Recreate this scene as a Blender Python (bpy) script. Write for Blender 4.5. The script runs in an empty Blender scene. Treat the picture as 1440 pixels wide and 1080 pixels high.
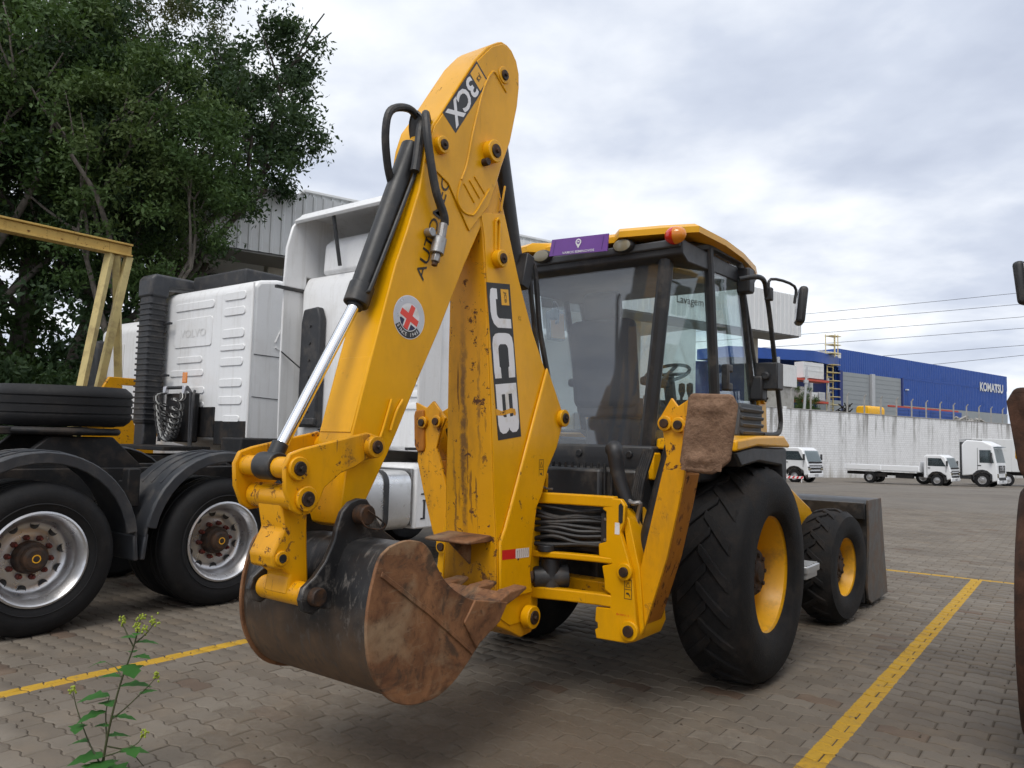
import bpy, bmesh, math, random
import numpy as np
from mathutils import Vector, Matrix
R = math.radians
sc = bpy.context.scene
col = sc.collection
# ---------------------------------------------------------------- camera
CAM_H, PITCH, ROLL = 1.45, R(4.2), R(1.5)
fw = Vector((0, math.cos(PITCH), math.sin(PITCH)))
up0 = Vector((0, -math.sin(PITCH), math.cos(PITCH)))
rt0 = Vector((1, 0, 0))
rt = rt0*math.cos(ROLL) + up0*math.sin(ROLL)
up = up0*math.cos(ROLL) - rt0*math.sin(ROLL)
cam = bpy.data.cameras.new('camera')
cam.sensor_width = 36; cam.lens = 27.05; cam.clip_end = 2000; cam.clip_start = .05
co = bpy.data.objects.new('camera', cam); col.objects.link(co)
co.matrix_world = Matrix(((rt.x, up.x, -fw.x, 0), (rt.y, up.y, -fw.y, 0), (rt.z, up.z, -fw.z, CAM_H), (0, 0, 0, 1)))
sc.camera = co
# ---------------------------------------------------------------- sky
SUN_EL, SUN_AZ = R(56), R(200)          # azimuth measured from +Y towards +X
w = bpy.data.worlds.new('World'); sc.world = w; w.use_nodes = True
nt = w.node_tree; nt.nodes.clear(); N = nt.nodes.new; L = nt.links.new
out = N('ShaderNodeOutputWorld'); bg = N('ShaderNodeBackground'); L(bg.outputs[0], out.inputs[0])
sky = N('ShaderNodeTexSky'); sky.sky_type = 'NISHITA'; sky.sun_disc = False
sky.sun_elevation = SUN_EL; sky.sun_rotation = SUN_AZ; sky.air_density = 1.0; sky.dust_density = 1.5
tc = N('ShaderNodeTexCoord')
sep = N('ShaderNodeSeparateXYZ'); L(tc.outputs['Generated'], sep.inputs[0])
def wm(op, a, b=None, c=None, clamp=False):
    n = N('ShaderNodeMath'); n.operation = op; n.use_clamp = clamp
    for i, v in enumerate((a, b, c)):
        if v is None: continue
        if isinstance(v, (int, float)): n.inputs[i].default_value = v
        else: L(v, n.inputs[i])
    return n.outputs[0]
zc = wm('ADD', wm('MAXIMUM', sep.outputs[2], 0.0), .16)
cmb = N('ShaderNodeCombineXYZ')
L(wm('DIVIDE', sep.outputs[0], zc), cmb.inputs[0]); L(wm('DIVIDE', sep.outputs[1], zc), cmb.inputs[1])
def wnoise(scale, detail, rough, dist=0, off=(0, 0, 0)):
    mp = N('ShaderNodeMapping'); mp.inputs['Location'].default_value = off; L(cmb.outputs[0], mp.inputs[0])
    n = N('ShaderNodeTexNoise'); n.inputs['Scale'].default_value = scale; n.inputs['Detail'].default_value = detail
    n.inputs['Roughness'].default_value = rough; n.inputs['Distortion'].default_value = dist
    L(mp.outputs[0], n.inputs['Vector']); return n.outputs[0]
def wramp(f, stops):
    r = N('ShaderNodeValToRGB'); L(f, r.inputs[0]); e = r.color_ramp.elements
    while len(e) < len(stops): e.new(.5)
    for k, (p, c) in enumerate(stops):
        e[k].position = p; e[k].color = (*c, 1) if len(c) == 3 else c
    return r.outputs[0]
def wmix(f, a, b):
    m = N('ShaderNodeMix'); m.data_type = 'RGBA'
    if isinstance(f, (int, float)): m.inputs[0].default_value = f
    else: L(f, m.inputs[0])
    for s, v in ((6, a), (7, b)):
        if isinstance(v, tuple): m.inputs[s].default_value = (*v, 1)
        else: L(v, m.inputs[s])
    return m.outputs[2]
big = wnoise(.55, 3, .5, .3, (3.1, 1.7, 0))
mid = wnoise(1.15, 6, .5, .15, (.4, 2.2, 0))
fine = wnoise(3.6, 6, .52, .1, (5.0, .3, 0))
dens = wm('ADD', wm('ADD', wm('MULTIPLY', big, .38), wm('MULTIPLY', mid, .46)), wm('MULTIPLY', fine, .16))
cloud = wramp(dens, [(.37, (.98, .99, 1.0)), (.46, (.72, .75, .80)), (.54, (.50, .545, .64)), (.63, (.37, .415, .52))])
gap = wramp(wm('ADD', wm('MULTIPLY', mid, .6), wm('MULTIPLY', big, .4)), [(.33, (1, 1, 1)), (.41, (0, 0, 0))])
skc = N('ShaderNodeVectorMath'); skc.operation = 'SCALE'; skc.inputs[3].default_value = .12; L(sky.outputs[0], skc.inputs[0])
blue = wmix(.55, skc.outputs[0], (.80, .84, .90))
allsky = wmix(gap, cloud, blue)
haze_f = wramp(sep.outputs[2], [(0.0, (1, 1, 1)), (.16, (0, 0, 0))])
allsky = wmix(wm('MULTIPLY', haze_f, .55), allsky, (.66, .71, .78))
L(allsky, bg.inputs[0]); bg.inputs[1].default_value = 1.0
# ---------------------------------------------------------------- sun behind thin cloud
sl = bpy.data.lights.new('sun', 'SUN'); sl.energy = 1.4; sl.angle = R(30); sl.color = (1, .95, .88)
so = bpy.data.objects.new('sun', sl); col.objects.link(so)
sd = Vector((math.sin(SUN_AZ)*math.cos(SUN_EL), math.cos(SUN_AZ)*math.cos(SUN_EL), math.sin(SUN_EL)))
so.rotation_euler = sd.to_track_quat('Z', 'Y').to_euler(); so.location = sd*60
sc.view_settings.view_transform = 'Standard'; sc.view_settings.look = 'None'
sc.view_settings.exposure = 0.45; sc.view_settings.gamma = 1
sc.cycles.max_bounces = 5; sc.cycles.transparent_max_bounces = 14; sc.cycles.use_adaptive_sampling = True; sc.cycles.adaptive_threshold = .025
sc.cycles.use_denoising = True
# ---------------------------------------------------------------- materials
class NT:
    def __init__(s, name):
        s.m = bpy.data.materials.new(name); s.m.use_nodes = True; s.t = s.m.node_tree
        s.b = s.t.nodes['Principled BSDF']; s.o = s.t.nodes['Material Output']
    def n(s, typ, **k):
        x = s.t.nodes.new('ShaderNode'+typ)
        for a, v in k.items(): setattr(x, a, v)
        return x
    def l(s, a, b): s.t.links.new(a, b)
    def val(s, sock, v):
        if isinstance(v, bpy.types.NodeSocket): s.l(v, sock)
        elif isinstance(v, tuple) and len(v) == 3 and sock.type == 'RGBA': sock.default_value = (*v, 1)
        else: sock.default_value = v
    def math(s, op, a, b=0., c=0., clamp=False):
        x = s.n('Math', operation=op, use_clamp=clamp)
        for i, v in enumerate((a, b, c)): s.val(x.inputs[i], v)
        return x.outputs[0]
    def co(s, kind='Object'): return s.n('TexCoord').outputs[kind]
    def map(s, v, scale=(1, 1, 1), loc=(0, 0, 0), rot=(0, 0, 0)):
        x = s.n('Mapping'); s.l(v, x.inputs[0]); x.inputs['Scale'].default_value = scale
        x.inputs['Location'].default_value = loc; x.inputs['Rotation'].default_value = rot; return x.outputs[0]
    def noise(s, v, scale, detail=5, rough=.6, dist=0.):
        x = s.n('TexNoise'); s.l(v, x.inputs['Vector']); x.inputs['Scale'].default_value = scale
        x.inputs['Detail'].default_value = detail; x.inputs['Roughness'].default_value = rough
        x.inputs['Distortion'].default_value = dist; return x.outputs[0]
    def step(s, f, a, b):
        x = s.n('MapRange'); x.clamp = True; s.val(x.inputs[0], f); x.inputs[1].default_value = a; x.inputs[2].default_value = b
        return x.outputs[0]
    def mix(s, f, a, b, blend='MIX'):
        x = s.n('Mix', data_type='RGBA', blend_type=blend)
        s.val(x.inputs[0], f); s.val(x.inputs[6], a); s.val(x.inputs[7], b); return x.outputs[2]
    def bump(s, h, strength=.2, dist=.01):
        x = s.n('Bump'); s.val(x.inputs['Height'], h); x.inputs['Strength'].default_value = strength
        x.inputs['Distance'].default_value = dist; s.l(x.outputs[0], s.b.inputs['Normal'])
    def set(s, **k):
        for a, v in k.items(): s.val(s.b.inputs[{'col': 'Base Color', 'rough': 'Roughness', 'metal': 'Metallic', 'spec': 'Specular IOR Level', 'coat': 'Coat Weight', 'em': 'Emission Color', 'ems': 'Emission Strength', 'trans': 'Transmission Weight', 'alpha': 'Alpha', 'ior': 'IOR'}[a]], v)
M = {}
def simple(name, c, rough=.5, metal=0., var=.18, scale=6., bump=0., dirt=None, spec=.5):
    """plain surface with tonal noise, uneven gloss and optional dirt = (colour, amount, scale)"""
    t = NT(name); v = t.co()
    n1 = t.noise(v, scale, 6, .62)
    base = t.mix(n1, tuple(max(0, x*(1-var)) for x in c), tuple(min(1, x*(1+var)) for x in c))
    rr = t.math('ADD', t.math('MULTIPLY', t.noise(v, scale*2.3, 4), .22), rough-.11, clamp=True)
    if dirt:
        dc, am, ds = dirt
        d = t.math('MULTIPLY', t.step(t.noise(v, ds, 8, .68), .62-am*.35, .72-am*.2), min(1, am*1.4), clamp=True)
        base = t.mix(d, base, dc); rr = t.math('ADD', rr, t.math('MULTIPLY', d, .3), clamp=True)
    t.set(col=base, rough=rr, metal=metal, spec=spec)
    if bump: t.bump(t.noise(v, scale*6, 6), bump, .01)
    M[name] = t.m; return t.m
def paint(name, c, wear=.5, streak=.4, rust=(.055, .022, .010), rough=.33, grime=.35, grime_c=(.16, .085, .02)):
    """worn machine paint: chips with rust in them, vertical scuffs, brownish grime"""
    t = NT(name); v = t.co()
    big = t.noise(v, 1.7, 5, .6)
    base = t.mix(t.step(big, .35, .7), c, tuple(x*.82 for x in c))
    g = t.math('MULTIPLY', t.step(t.noise(t.map(v, (3, 3, 1.1)), 1.3, 9, .72), .5, .78), grime, clamp=True)
    base = t.mix(g, base, grime_c)
    chips = t.step(t.noise(v, 15, 9, .74, .4), .625-.055*wear, .645-.055*wear)
    area = t.step(t.noise(v, 2.3, 3), .58-.28*wear, .68-.2*wear)
    chips = t.math('MULTIPLY', chips, area)
    sc1 = t.step(t.noise(t.map(v, (26, 26, 1.3)), 1.0, 6, .65, .3), .645-.04*streak, .67-.04*streak)
    sc1 = t.math('MULTIPLY', t.math('MULTIPLY', sc1, t.step(t.noise(v, 1.9, 2), .48, .58)), streak)
    r = t.math('MAXIMUM', chips, sc1)
    rc = t.mix(t.noise(v, 40, 4), rust, tuple(x*2.6 for x in rust))
    t.set(spec=.32, col=t.mix(r, base, rc), rough=t.math('ADD', t.math('ADD', t.math('MULTIPLY', r, .45), t.math('MULTIPLY', g, .35)), t.math('ADD', t.math('MULTIPLY', t.noise(v, 8, 5), .2), rough-.1), clamp=True))
    t.bump(t.math('SUBTRACT', t.math('MULTIPLY', t.noise(v, 60, 3), .12), r), .25, .004)
    M[name] = t.m; return t.m
YEL = (.78, .378, .0012)
paint('yellow_paint', YEL, .35, .12, grime=.25)
paint('yellow_worn', (.74, .340, .003), .8, .75, grime=.6, grime_c=(.20, .10, .02))
paint('yellow_rusty', (.46, .17, .012), 1.0, 1.0, grime=.85, grime_c=(.17, .062, .018), rough=.55)
paint('yellow_roof', (.79, .40, .012), .0, .0, grime=.12)
def boom_scuffed():
    """boom box: paint rubbed down to brown steel in vertical streaks where the bucket folds in"""
    src = M['yellow_worn'].copy(); src.name = 'boom_scuffed'; t = NT.__new__(NT); t.m = src; t.t = src.node_tree; t.b = t.t.nodes['Principled BSDF']; t.o = t.t.nodes['Material Output']
    v = t.co(); s = t.n('SeparateXYZ'); t.l(v, s.inputs[0])
    old = t.b.inputs['Base Color'].links[0].from_socket
    w = t.math('MULTIPLY', t.math('SUBTRACT', t.noise(t.map(v, (1, 3, 2.2)), 3, 7, .7), .5), .09)
    def streak(y0, hw, z0, z1):
        d = t.math('ABSOLUTE', t.math('SUBTRACT', t.math('ADD', s.outputs[1], w), y0))
        e = t.math('MULTIPLY', t.step(s.outputs[2], z0-.15, z0+.2), t.step(s.outputs[2], z1+.25, z1-.2))
        return t.math('MULTIPLY', t.step(d, hw, hw*.35), e)
    m = t.math('MAXIMUM', streak(.03, .026, .95, 1.95), t.math('MAXIMUM', streak(-.07, .012, 1.4, 1.75), streak(.10, .010, .8, 1.3)))
    low = t.math('MULTIPLY', t.step(t.math('ADD', s.outputs[2], t.math('MULTIPLY', t.noise(v, 5, 6), .4)), 1.12, .85), t.math('LESS_THAN', s.outputs[0], -1.70))
    tex = t.step(t.noise(v, 22, 8, .7), .30, .52)
    br = t.mix(t.noise(v, 30, 6), (.06, .03, .014), (.20, .10, .035))
    c = t.mix(t.math('MULTIPLY', low, .75), old, (.20, .085, .022)); c = t.mix(t.math('MULTIPLY', t.math('MULTIPLY', m, tex), .85), c, br)
    t.l(c, t.b.inputs['Base Color']); M['boom_scuffed'] = src
boom_scuffed()
def rusty_steel():
    t = NT('rusty_steel'); v = t.co()
    n = t.noise(v, 5, 9, .68, .6); f = t.noise(v, 30, 6, .7)
    base = t.mix(t.step(n, .36, .66), (.105, .044, .020), (.30, .140, .060))
    base = t.mix(t.step(t.noise(v, 3.0, 6, .6, .5), .52, .66), base, (.30, .20, .115))
    base = t.mix(t.math('MULTIPLY', t.step(f, .54, .70), .6), base, (.030, .015, .010))
    base = t.mix(t.math('MULTIPLY', t.step(t.noise(t.map(v, (2, 2, 2), (.3, 0, .2)), 2.2, 7, .65, .8), .54, .62), .7), base, (.030, .026, .020))
    base = t.mix(t.math('MULTIPLY', t.step(t.noise(t.map(v, (8, 8, 60), rot=(0, .9, 0)), 1, 4, .6), .62, .68), .5), base, (.26, .17, .10))
    t.set(col=base, rough=.72, metal=.12); t.bump(t.math('ADD', n, t.math('MULTIPLY', f, .6)), .35, .006); M['rusty_steel'] = t.m
rusty_steel()
def bucket_shell():
    t = NT('bucket_black'); v = t.co('Object'); s = t.n('SeparateXYZ'); t.l(v, s.inputs[0])
    n = t.noise(v, 6, 9, .68, .6); f = t.noise(t.map(v, (9, 30, 12)), 1, 7, .7, .4)
    low = t.step(t.math('ADD', s.outputs[2], t.math('MULTIPLY', t.noise(v, 4, 6, .6), .5)), 1.06, .80)
    blk = t.mix(t.step(n, .4, .7), (.012, .012, .013), (.035, .033, .032))
    blk = t.mix(t.math('MULTIPLY', t.step(f, .53, .66), .8), blk, (.15, .135, .12))
    rst = t.mix(n, (.065, .038, .022), (.19, .115, .062))
    rst = t.mix(t.step(f, .5, .65), rst, (.07, .05, .035))
    t.set(col=t.mix(low, blk, rst), rough=t.math('ADD', .42, t.math('MULTIPLY', low, .3)), metal=.15)
    t.bump(n, .3, .006); M['bucket_black'] = t.m
bucket_shell()
simple('dark_pin', (.035, .026, .022), .55, .5, .4, 25, .2, ((.11, .05, .02), .5, 18))
simple('black_paint', (.016, .017, .019), .42, 0, .35, 7, .05, ((.10, .085, .07), .35, 5))
simple('black_plastic', (.022, .023, .026), .5, 0, .3, 9, .06, ((.12, .105, .09), .3, 6))
simple('grey_plastic', (.05, .054, .06), .55, 0, .25, 9, .06, ((.15, .13, .11), .3, 6))
simple('hose_rubber', (.014, .014, .015), .5, 0, .4, 20, .1, ((.10, .085, .07), .35, 12))
simple('chrome', (.78, .79, .82), .12, 1.0, .04, 3)
simple('steel_grey', (.30, .30, .30), .42, .8, .25, 15, .1, ((.16, .10, .06), .3, 14))
simple('mud', (.215, .130, .082), .95, 0, .35, 9, 1.0, ((.12, .068, .042), .5, 12))
simple('mud_tyre', (.085, .038, .022), .9, 0, .5, 7, .5, ((.03, .018, .013), .6, 6))
simple('tyre_rubber', (.010, .010, .011), .8, 0, .35, 14, .35, ((.042, .035, .030), .42, 5), .3)
simple('tyre_truck', (.008, .008, .009), .66, 0, .35, 16, .2, ((.032, .028, .025), .28, 7), .3)
simple('rim_yellow', (.78, .385, .006), .42, 0, .12, 6, .0, ((.22, .12, .04), .35, 5))
simple('hub_dark', (.040, .028, .022), .65, .3, .5, 18, .3, ((.12, .06, .03), .5, 10))
def dirty_white(name, c):
    t = NT(name); v = t.co()
    st = t.step(t.noise(t.map(v, (9, 9, .55)), 1, 7, .7, .2), .52, .72); bl = t.step(t.noise(v, 1.4, 7, .68), .5, .75); fn = t.step(t.noise(v, 30, 5, .7), .60, .72)
    b = t.mix(t.math('MULTIPLY', st, .30), c, (.33, .30, .25)); b = t.mix(t.math('MULTIPLY', bl, .25), b, (.42, .39, .34)); b = t.mix(t.math('MULTIPLY', fn, .22), b, (.25, .22, .18))
    t.set(col=b, rough=t.math('ADD', .30, t.math('MULTIPLY', t.math('ADD', st, bl), .16))); t.bump(t.noise(v, 2.5, 3), .08, .02); M[name] = t.m
simple('decal_black', (.018, .018, .02), .45, 0, .2, 12)
simple('decal_white', (.72, .72, .74), .5, 0, .08, 15, 0, ((.45, .38, .25), .3, 12))
simple('decal_yellow', (.80, .40, .02), .45, 0, .05, 12)
simple('decal_purple', (.16, .055, .30), .35, 0, .08, 12)
simple('decal_red', (.60, .012, .02), .35, 0, .1, 12)
simple('decal_lightred', (.72, .06, .04), .4, 0, .1, 12)
simple('decal_navy', (.012, .014, .06), .4, 0, .1, 12)
simple('decal_silver', (.55, .55, .58), .3, .6, .15, 9)
simple('decal_ink', (.03, .022, .014), .55, 0, .3, 25)
simple('seat_fabric', (.045, .046, .05), .9, 0, .2, 5)
def glass(name, tint=(.93, .96, .96), dust=.05, dc=(.42, .42, .42), f0=.045):
    """thin pane: clear with a reflective film on both faces and a little dust"""
    t = NT(name); v = t.co(); t.t.nodes.remove(t.b)
    tr = t.n('BsdfTransparent'); tr.inputs[0].default_value = (*tint, 1)
    gl = t.n('BsdfGlossy'); gl.inputs['Roughness'].default_value = .015; gl.inputs[0].default_value = (.95, .97, 1, 1)
    df = t.n('BsdfDiffuse'); df.inputs[0].default_value = (*dc, 1)
    lw = t.n('LayerWeight'); lw.inputs[0].default_value = .5
    fr = t.math('ADD', f0, t.math('MULTIPLY', t.math('POWER', lw.outputs['Facing'], 5.), .9), clamp=True)
    m1 = t.n('MixShader'); t.l(fr, m1.inputs[0]); t.l(tr.outputs[0], m1.inputs[1]); t.l(gl.outputs[0], m1.inputs[2])
    d = t.math('MULTIPLY', t.math('ADD', t.noise(v, 3.0, 6, .65), .1), dust*1.7)
    m2 = t.n('MixShader'); t.l(d, m2.inputs[0]); t.l(m1.outputs[0], m2.inputs[1]); t.l(df.outputs[0], m2.inputs[2])
    t.l(m2.outputs[0], t.o.inputs[0]); M[name] = t.m
glass('glass_side', (.92, .975, .97), .03, (.5, .56, .56), .07)
glass('glass_rear', (.94, .955, .97), .05, (.45, .46, .49), .06)
glass('glass_truck', (.30, .36, .38), .03)
def lens(name, c):
    t = NT(name); t.set(col=c, rough=.12, trans=.25, ior=1.45, coat=.5); M[name] = t.m
lens('lens_red', (.75, .03, .015)); lens('lens_amber', (.85, .28, .02)); lens('lens_clear', (.30, .27, .19))
# ---------------------------------------------------------------- mesh helpers
def smooth_path(P, k=5):
    P = [Vector(p) for p in P]
    if len(P) < 3: return P
    Q = [P[0]*2-P[1]]+P+[P[-1]*2-P[-2]]; o = []
    for i in range(1, len(Q)-2):
        a, b, c, d = Q[i-1:i+3]
        for j in range(k):
            u = j/k
            o.append(.5*((2*b)+(c-a)*u+(2*a-5*b+4*c-d)*u*u+(3*b-a-3*c+d)*u**3))
    return o+[P[-1]]
class MB:
    def __init__(s): s.v = []; s.f = []
    def add(s, v, f):
        o = len(s.v); s.v += [tuple(x) for x in v]; s.f += [tuple(i+o for i in q) for q in f]; return s
    def box(s, c, d, rot=None):
        x, y, z = (k/2 for k in d)
        V = [Vector((a*x, b*y, e*z)) for e in (-1, 1) for b in (-1, 1) for a in (-1, 1)]
        if rot is not None:
            m = rot if isinstance(rot, Matrix) else (Matrix.Rotation(rot[2], 3, 'Z') @ Matrix.Rotation(rot[1], 3, 'Y') @ Matrix.Rotation(rot[0], 3, 'X'))
            V = [m @ p for p in V]
        c = Vector(c)
        return s.add([p+c for p in V], [(0, 2, 3, 1), (4, 5, 7, 6), (0, 1, 5, 4), (1, 3, 7, 5), (3, 2, 6, 7), (2, 0, 4, 6)])
    def prism(s, pts, axis, a, b, hb=None):
        """outline extruded along axis from a to b (a, b may be functions of the outline point)"""
        fa = a if callable(a) else (lambda p: a); fb = b if callable(b) else (lambda p: b)
        put = {'y': lambda p, t: (p[0], t, p[1]), 'x': lambda p, t: (t, p[0], p[1]), 'z': lambda p, t: (p[0], p[1], t)}[axis]
        n = len(pts); ar = sum(pts[i][0]*pts[(i+1) % n][1]-pts[(i+1) % n][0]*pts[i][1] for i in range(n))
        if (ar > 0) == (axis == 'y'): pts = list(pts)[::-1]
        V = [put(p, fa(p)) for p in pts]+[put(p, fb(p)) for p in pts]
        F = [tuple(range(n-1, -1, -1)), tuple(range(n, 2*n))]+[(i, (i+1) % n, n+(i+1) % n, n+i) for i in range(n)]
        return s.add(V, F)
    def tube(s, P, r, n=10, sm=0, cap=True):
        P = smooth_path(P, sm) if sm else [Vector(p) for p in P]
        rr = r if isinstance(r, (list, tuple)) else [r]*len(P)
        if len(rr) != len(P): rr = [rr[0]+(rr[-1]-rr[0])*i/(len(P)-1) for i in range(len(P))]
        V = []; F = []; prev = None
        for i, p in enumerate(P):
            t = (P[min(i+1, len(P)-1)]-P[max(i-1, 0)]).normalized()
            if prev is None:
                u = t.cross(Vector((0, 0, 1)) if abs(t.z) < .9 else Vector((1, 0, 0))).normalized()
            else: u = (prev-t*prev.dot(t)).normalized()
            prev = u; q = t.cross(u)
            V += [p+(u*math.cos(2*math.pi*k/n)+q*math.sin(2*math.pi*k/n))*rr[i] for k in range(n)]
        for i in range(len(P)-1):
            for k in range(n):
                F.append((i*n+k, i*n+(k+1) % n, (i+1)*n+(k+1) % n, (i+1)*n+k))
        if cap: F += [tuple(range(n-1, -1, -1)), tuple(range((len(P)-1)*n, len(P)*n))]
        return s.add(V, F)
    def cyl(s, a, b, r, n=20): return s.tube([a, b], r, n)
    def lathe(s, prof, c=(0, 0, 0), axis='y', n=40, close=False):
        V = []; F = []; c = Vector(c)
        for r, h in prof:
            for k in range(n):
                a = 2*math.pi*k/n; x, z = r*math.cos(a), r*math.sin(a)
                V.append(c+Vector({'y': (x, h, z), 'z': (x, z, h), 'x': (h, x, z)}[axis]))
        m = len(prof)
        for i in range(m if close else m-1):
            j = (i+1) % m
            for k in range(n):
                q = (i*n+k, i*n+(k+1) % n, j*n+(k+1) % n, j*n+k)
                F.append(q if axis == 'z' else q[::-1] if axis == 'x' else q[::-1])
        return s.add(V, F)
    def mesh(s, name, smooth=35):
        m = bpy.data.meshes.new(name); m.from_pydata(s.v, [], s.f); m.update()
        bm = bmesh.new(); bm.from_mesh(m); bmesh.ops.recalc_face_normals(bm, faces=bm.faces); bm.to_mesh(m); bm.free()
        if smooth:
            m.shade_smooth(); m.set_sharp_from_angle(angle=R(smooth))
        return m
    def build(s, name, mat, parent=None, bevel=0., smooth=35, seg=2, label=None):
        m = s.mesh(name, smooth); return put(name, m, mat, parent, bevel, seg, label)
def put(name, m, mat, parent=None, bevel=0., seg=2, label=None):
    o = bpy.data.objects.new(name, m); col.objects.link(o)
    if mat and not m.materials: m.materials.append(M[mat] if isinstance(mat, str) else mat)
    if parent: o.parent = parent
    if bevel:
        b = o.modifiers.new('bevel', 'BEVEL'); b.width = bevel; b.segments = seg; b.limit_method = 'ANGLE'; b.angle_limit = R(38)
    if label: o['label'] = label
    return o
def tag(o, label, cat, group=None, kind=None):
    o['label'] = label; o['category'] = cat
    if group: o['group'] = group
    if kind: o['kind'] = kind
    return o
def empty(name, loc=(0, 0, 0), rz=0.):
    o = bpy.data.objects.new(name, None); col.objects.link(o); o.location = loc; o.rotation_euler = (0, 0, rz); o.empty_display_size = .2
    return o
def structure(o): o['kind'] = 'structure'; return o
def copy_tree(o, parent=None):
    c = o.copy(); col.objects.link(c)
    if parent: c.parent = parent
    for ch in list(o.children): copy_tree(ch, c)
    return c
def text(name, body, mat, parent, o, xd, yd, wd=None, ht=None, bold=0., ext=.0006, label=None, center=True):
    """flat lettering: baseline direction xd, letter-up direction yd, fitted to wd x ht and centred on o"""
    c = bpy.data.curves.new(name, 'FONT'); c.body = body; c.size = 1; c.offset = bold; c.resolution_u = 3
    t = bpy.data.objects.new(name, c); col.objects.link(t)
    dg = bpy.context.evaluated_depsgraph_get(); dg.update()
    m = bpy.data.meshes.new_from_object(t.evaluated_get(dg)); bpy.data.objects.remove(t); bpy.data.curves.remove(c)
    P = np.array([v.co[:] for v in m.vertices]); lo, hi = P.min(0), P.max(0); d = hi-lo
    sx = wd/d[0] if wd else ht/d[1]; sy = ht/d[1] if ht else sx
    xd = Vector(xd).normalized(); yd = (Vector(yd)-xd*Vector(yd).dot(xd)).normalized(); nn = xd.cross(yd); o = Vector(o)
    cc = (lo+hi)/2
    for v in m.vertices:
        v.co = o+xd*((v.co.x-cc[0])*sx)+yd*((v.co.y-cc[1])*sy)+nn*.0006
    m.materials.clear(); m.name = name
    return put(name, m, mat, parent, label=label)
# ================================================================ ground
TH = R(36.83); FWD = Vector((math.sin(TH), math.cos(TH), 0)); LFT = Vector((-math.cos(TH), math.sin(TH), 0))
RZ = math.atan2(FWD.y, FWD.x)                       # bay direction
BO = Vector((.8296, 5.4394, 0)); TO = Vector((-3.27, 5.45, 0))
def gz(x, y):                                       # the yard falls away gently beyond the parking bays
    return 0. if y < 24 else -.031*(y-24) if y < 56 else max(-1.6, -.992-.014*(y-56))
def paving_material(name, far=False):
    t = NT(name); g = t.n('NewGeometry').outputs['Position']
    loc = t.map(g, rot=(0, 0, 0))
    def dot(vec, off):
        d = t.n('VectorMath', operation='DOT_PRODUCT'); t.l(g, d.inputs[0]); d.inputs[1].default_value = vec
        return t.math('SUBTRACT', d.outputs['Value'], off)
    bx_ = dot(FWD, BO.dot(FWD)); by_ = dot(LFT, BO.dot(LFT))
    rnd = t.n('Attribute', attribute_name='rnd').outputs['Fac']
    r = t.math('FRACT', t.math('ADD', rnd, t.n('ObjectInfo').outputs['Random']))
    base = t.mix(r, (.135, .113, .088), (.185, .160, .129))
    base = t.mix(t.step(t.math('FRACT', t.math('MULTIPLY', r, 7.3)), .975, .985), base, (.125, .085, .06))
    n1 = t.noise(g, .55, 6, .62); n2 = t.noise(g, 3.1, 8, .66); n3 = t.noise(g, 55, 5, .7)
    base = t.mix(t.math('MULTIPLY', t.step(n1, .46, .66), .62), base, (.080, .064, .050))
    base = t.mix(t.math('MULTIPLY', t.step(n2, .50, .74), .6), base, (.195, .152, .108))
    base = t.mix(t.math('MULTIPLY', t.step(t.noise(g, 1.3, 8, .7, .6), .60, .70), .55), base, (.050, .041, .034))
    base = t.mix(t.math('MULTIPLY', t.math('SUBTRACT', n3, .5), .7), base, (.30, .28, .25), 'OVERLAY')
    base = t.mix(t.math('MULTIPLY', t.step(n3, .62, .75), .5), base, (.042, .036, .031))
    def band(v, c, hw): return t.math('LESS_THAN', t.math('ABSOLUTE', t.math('SUBTRACT', v, c)), hw)
    wob = t.math('MULTIPLY', t.math('SUBTRACT', t.noise(g, 30, 3), .5), .02)
    byw = t.math('ADD', by_, wob); bxw = t.math('ADD', bx_, wob)
    l1 = t.math('MULTIPLY', band(byw, -1.55, .056), t.math('MULTIPLY', t.math('LESS_THAN', bx_, 5.45), t.math('GREATER_THAN', bx_, -9.)))
    l2 = t.math('MULTIPLY', band(byw, 2.15, .055), t.math('LESS_THAN', bx_, 5.45))
    l3 = t.math('MULTIPLY', band(bxw, 5.5, .05), t.math('GREATER_THAN', by_, -30.))
    ln = t.math('MAXIMUM', t.math('MAXIMUM', l1, l2), l3)
    wear = t.step(t.noise(g, 11, 8, .7), .69, .60)
    pc = t.mix(n2, (.50, .30, .018), (.36, .205, .02)); pc = t.mix(t.math('MULTIPLY', t.step(n3, .5, .7), .4), pc, (.2, .13, .03))
    base = t.mix(t.math('MULTIPLY', ln, wear), base, pc)
    h = t.math('ADD', t.math('MULTIPLY', n3, .6), n2)
    if far:                                        # courses too far off to model
        cv = t.n('CombineXYZ'); t.l(by_, cv.inputs[0]); t.l(bx_, cv.inputs[1])
        br = t.n('TexBrick'); t.l(cv.outputs[0], br.inputs[0]); br.inputs['Scale'].default_value = 1
        br.inputs['Brick Width'].default_value = .24; br.inputs['Row Height'].default_value = .12; br.inputs['Mortar Size'].default_value = .007
        br.inputs[1].default_value = (1, 1, 1, 1); br.inputs[2].default_value = (.86, .86, .86, 1); br.inputs[3].default_value = (.45, .45, .45, 1)
        base = t.mix(1., base, br.outputs[0], 'MULTIPLY')
        base = t.mix(t.math('MULTIPLY', t.step(t.noise(t.map(g, (.05, .25, 1)), 1, 6, .6), .45, .65), .35), base, (.19, .175, .15))
    t.set(col=base, rough=t.math('ADD', .62, t.math('MULTIPLY', n2, .25)), spec=.35); t.bump(h, .35, .006); M[name] = t.m
paving_material('paving'); paving_material('paving_far', True)
t = NT('joint_sand'); g_ = t.n('NewGeometry').outputs['Position']
t.set(col=t.mix(t.noise(g_, 4, 6), (.030, .024, .018), (.10, .078, .056)), rough=.95); M['joint_sand'] = t.m
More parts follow.
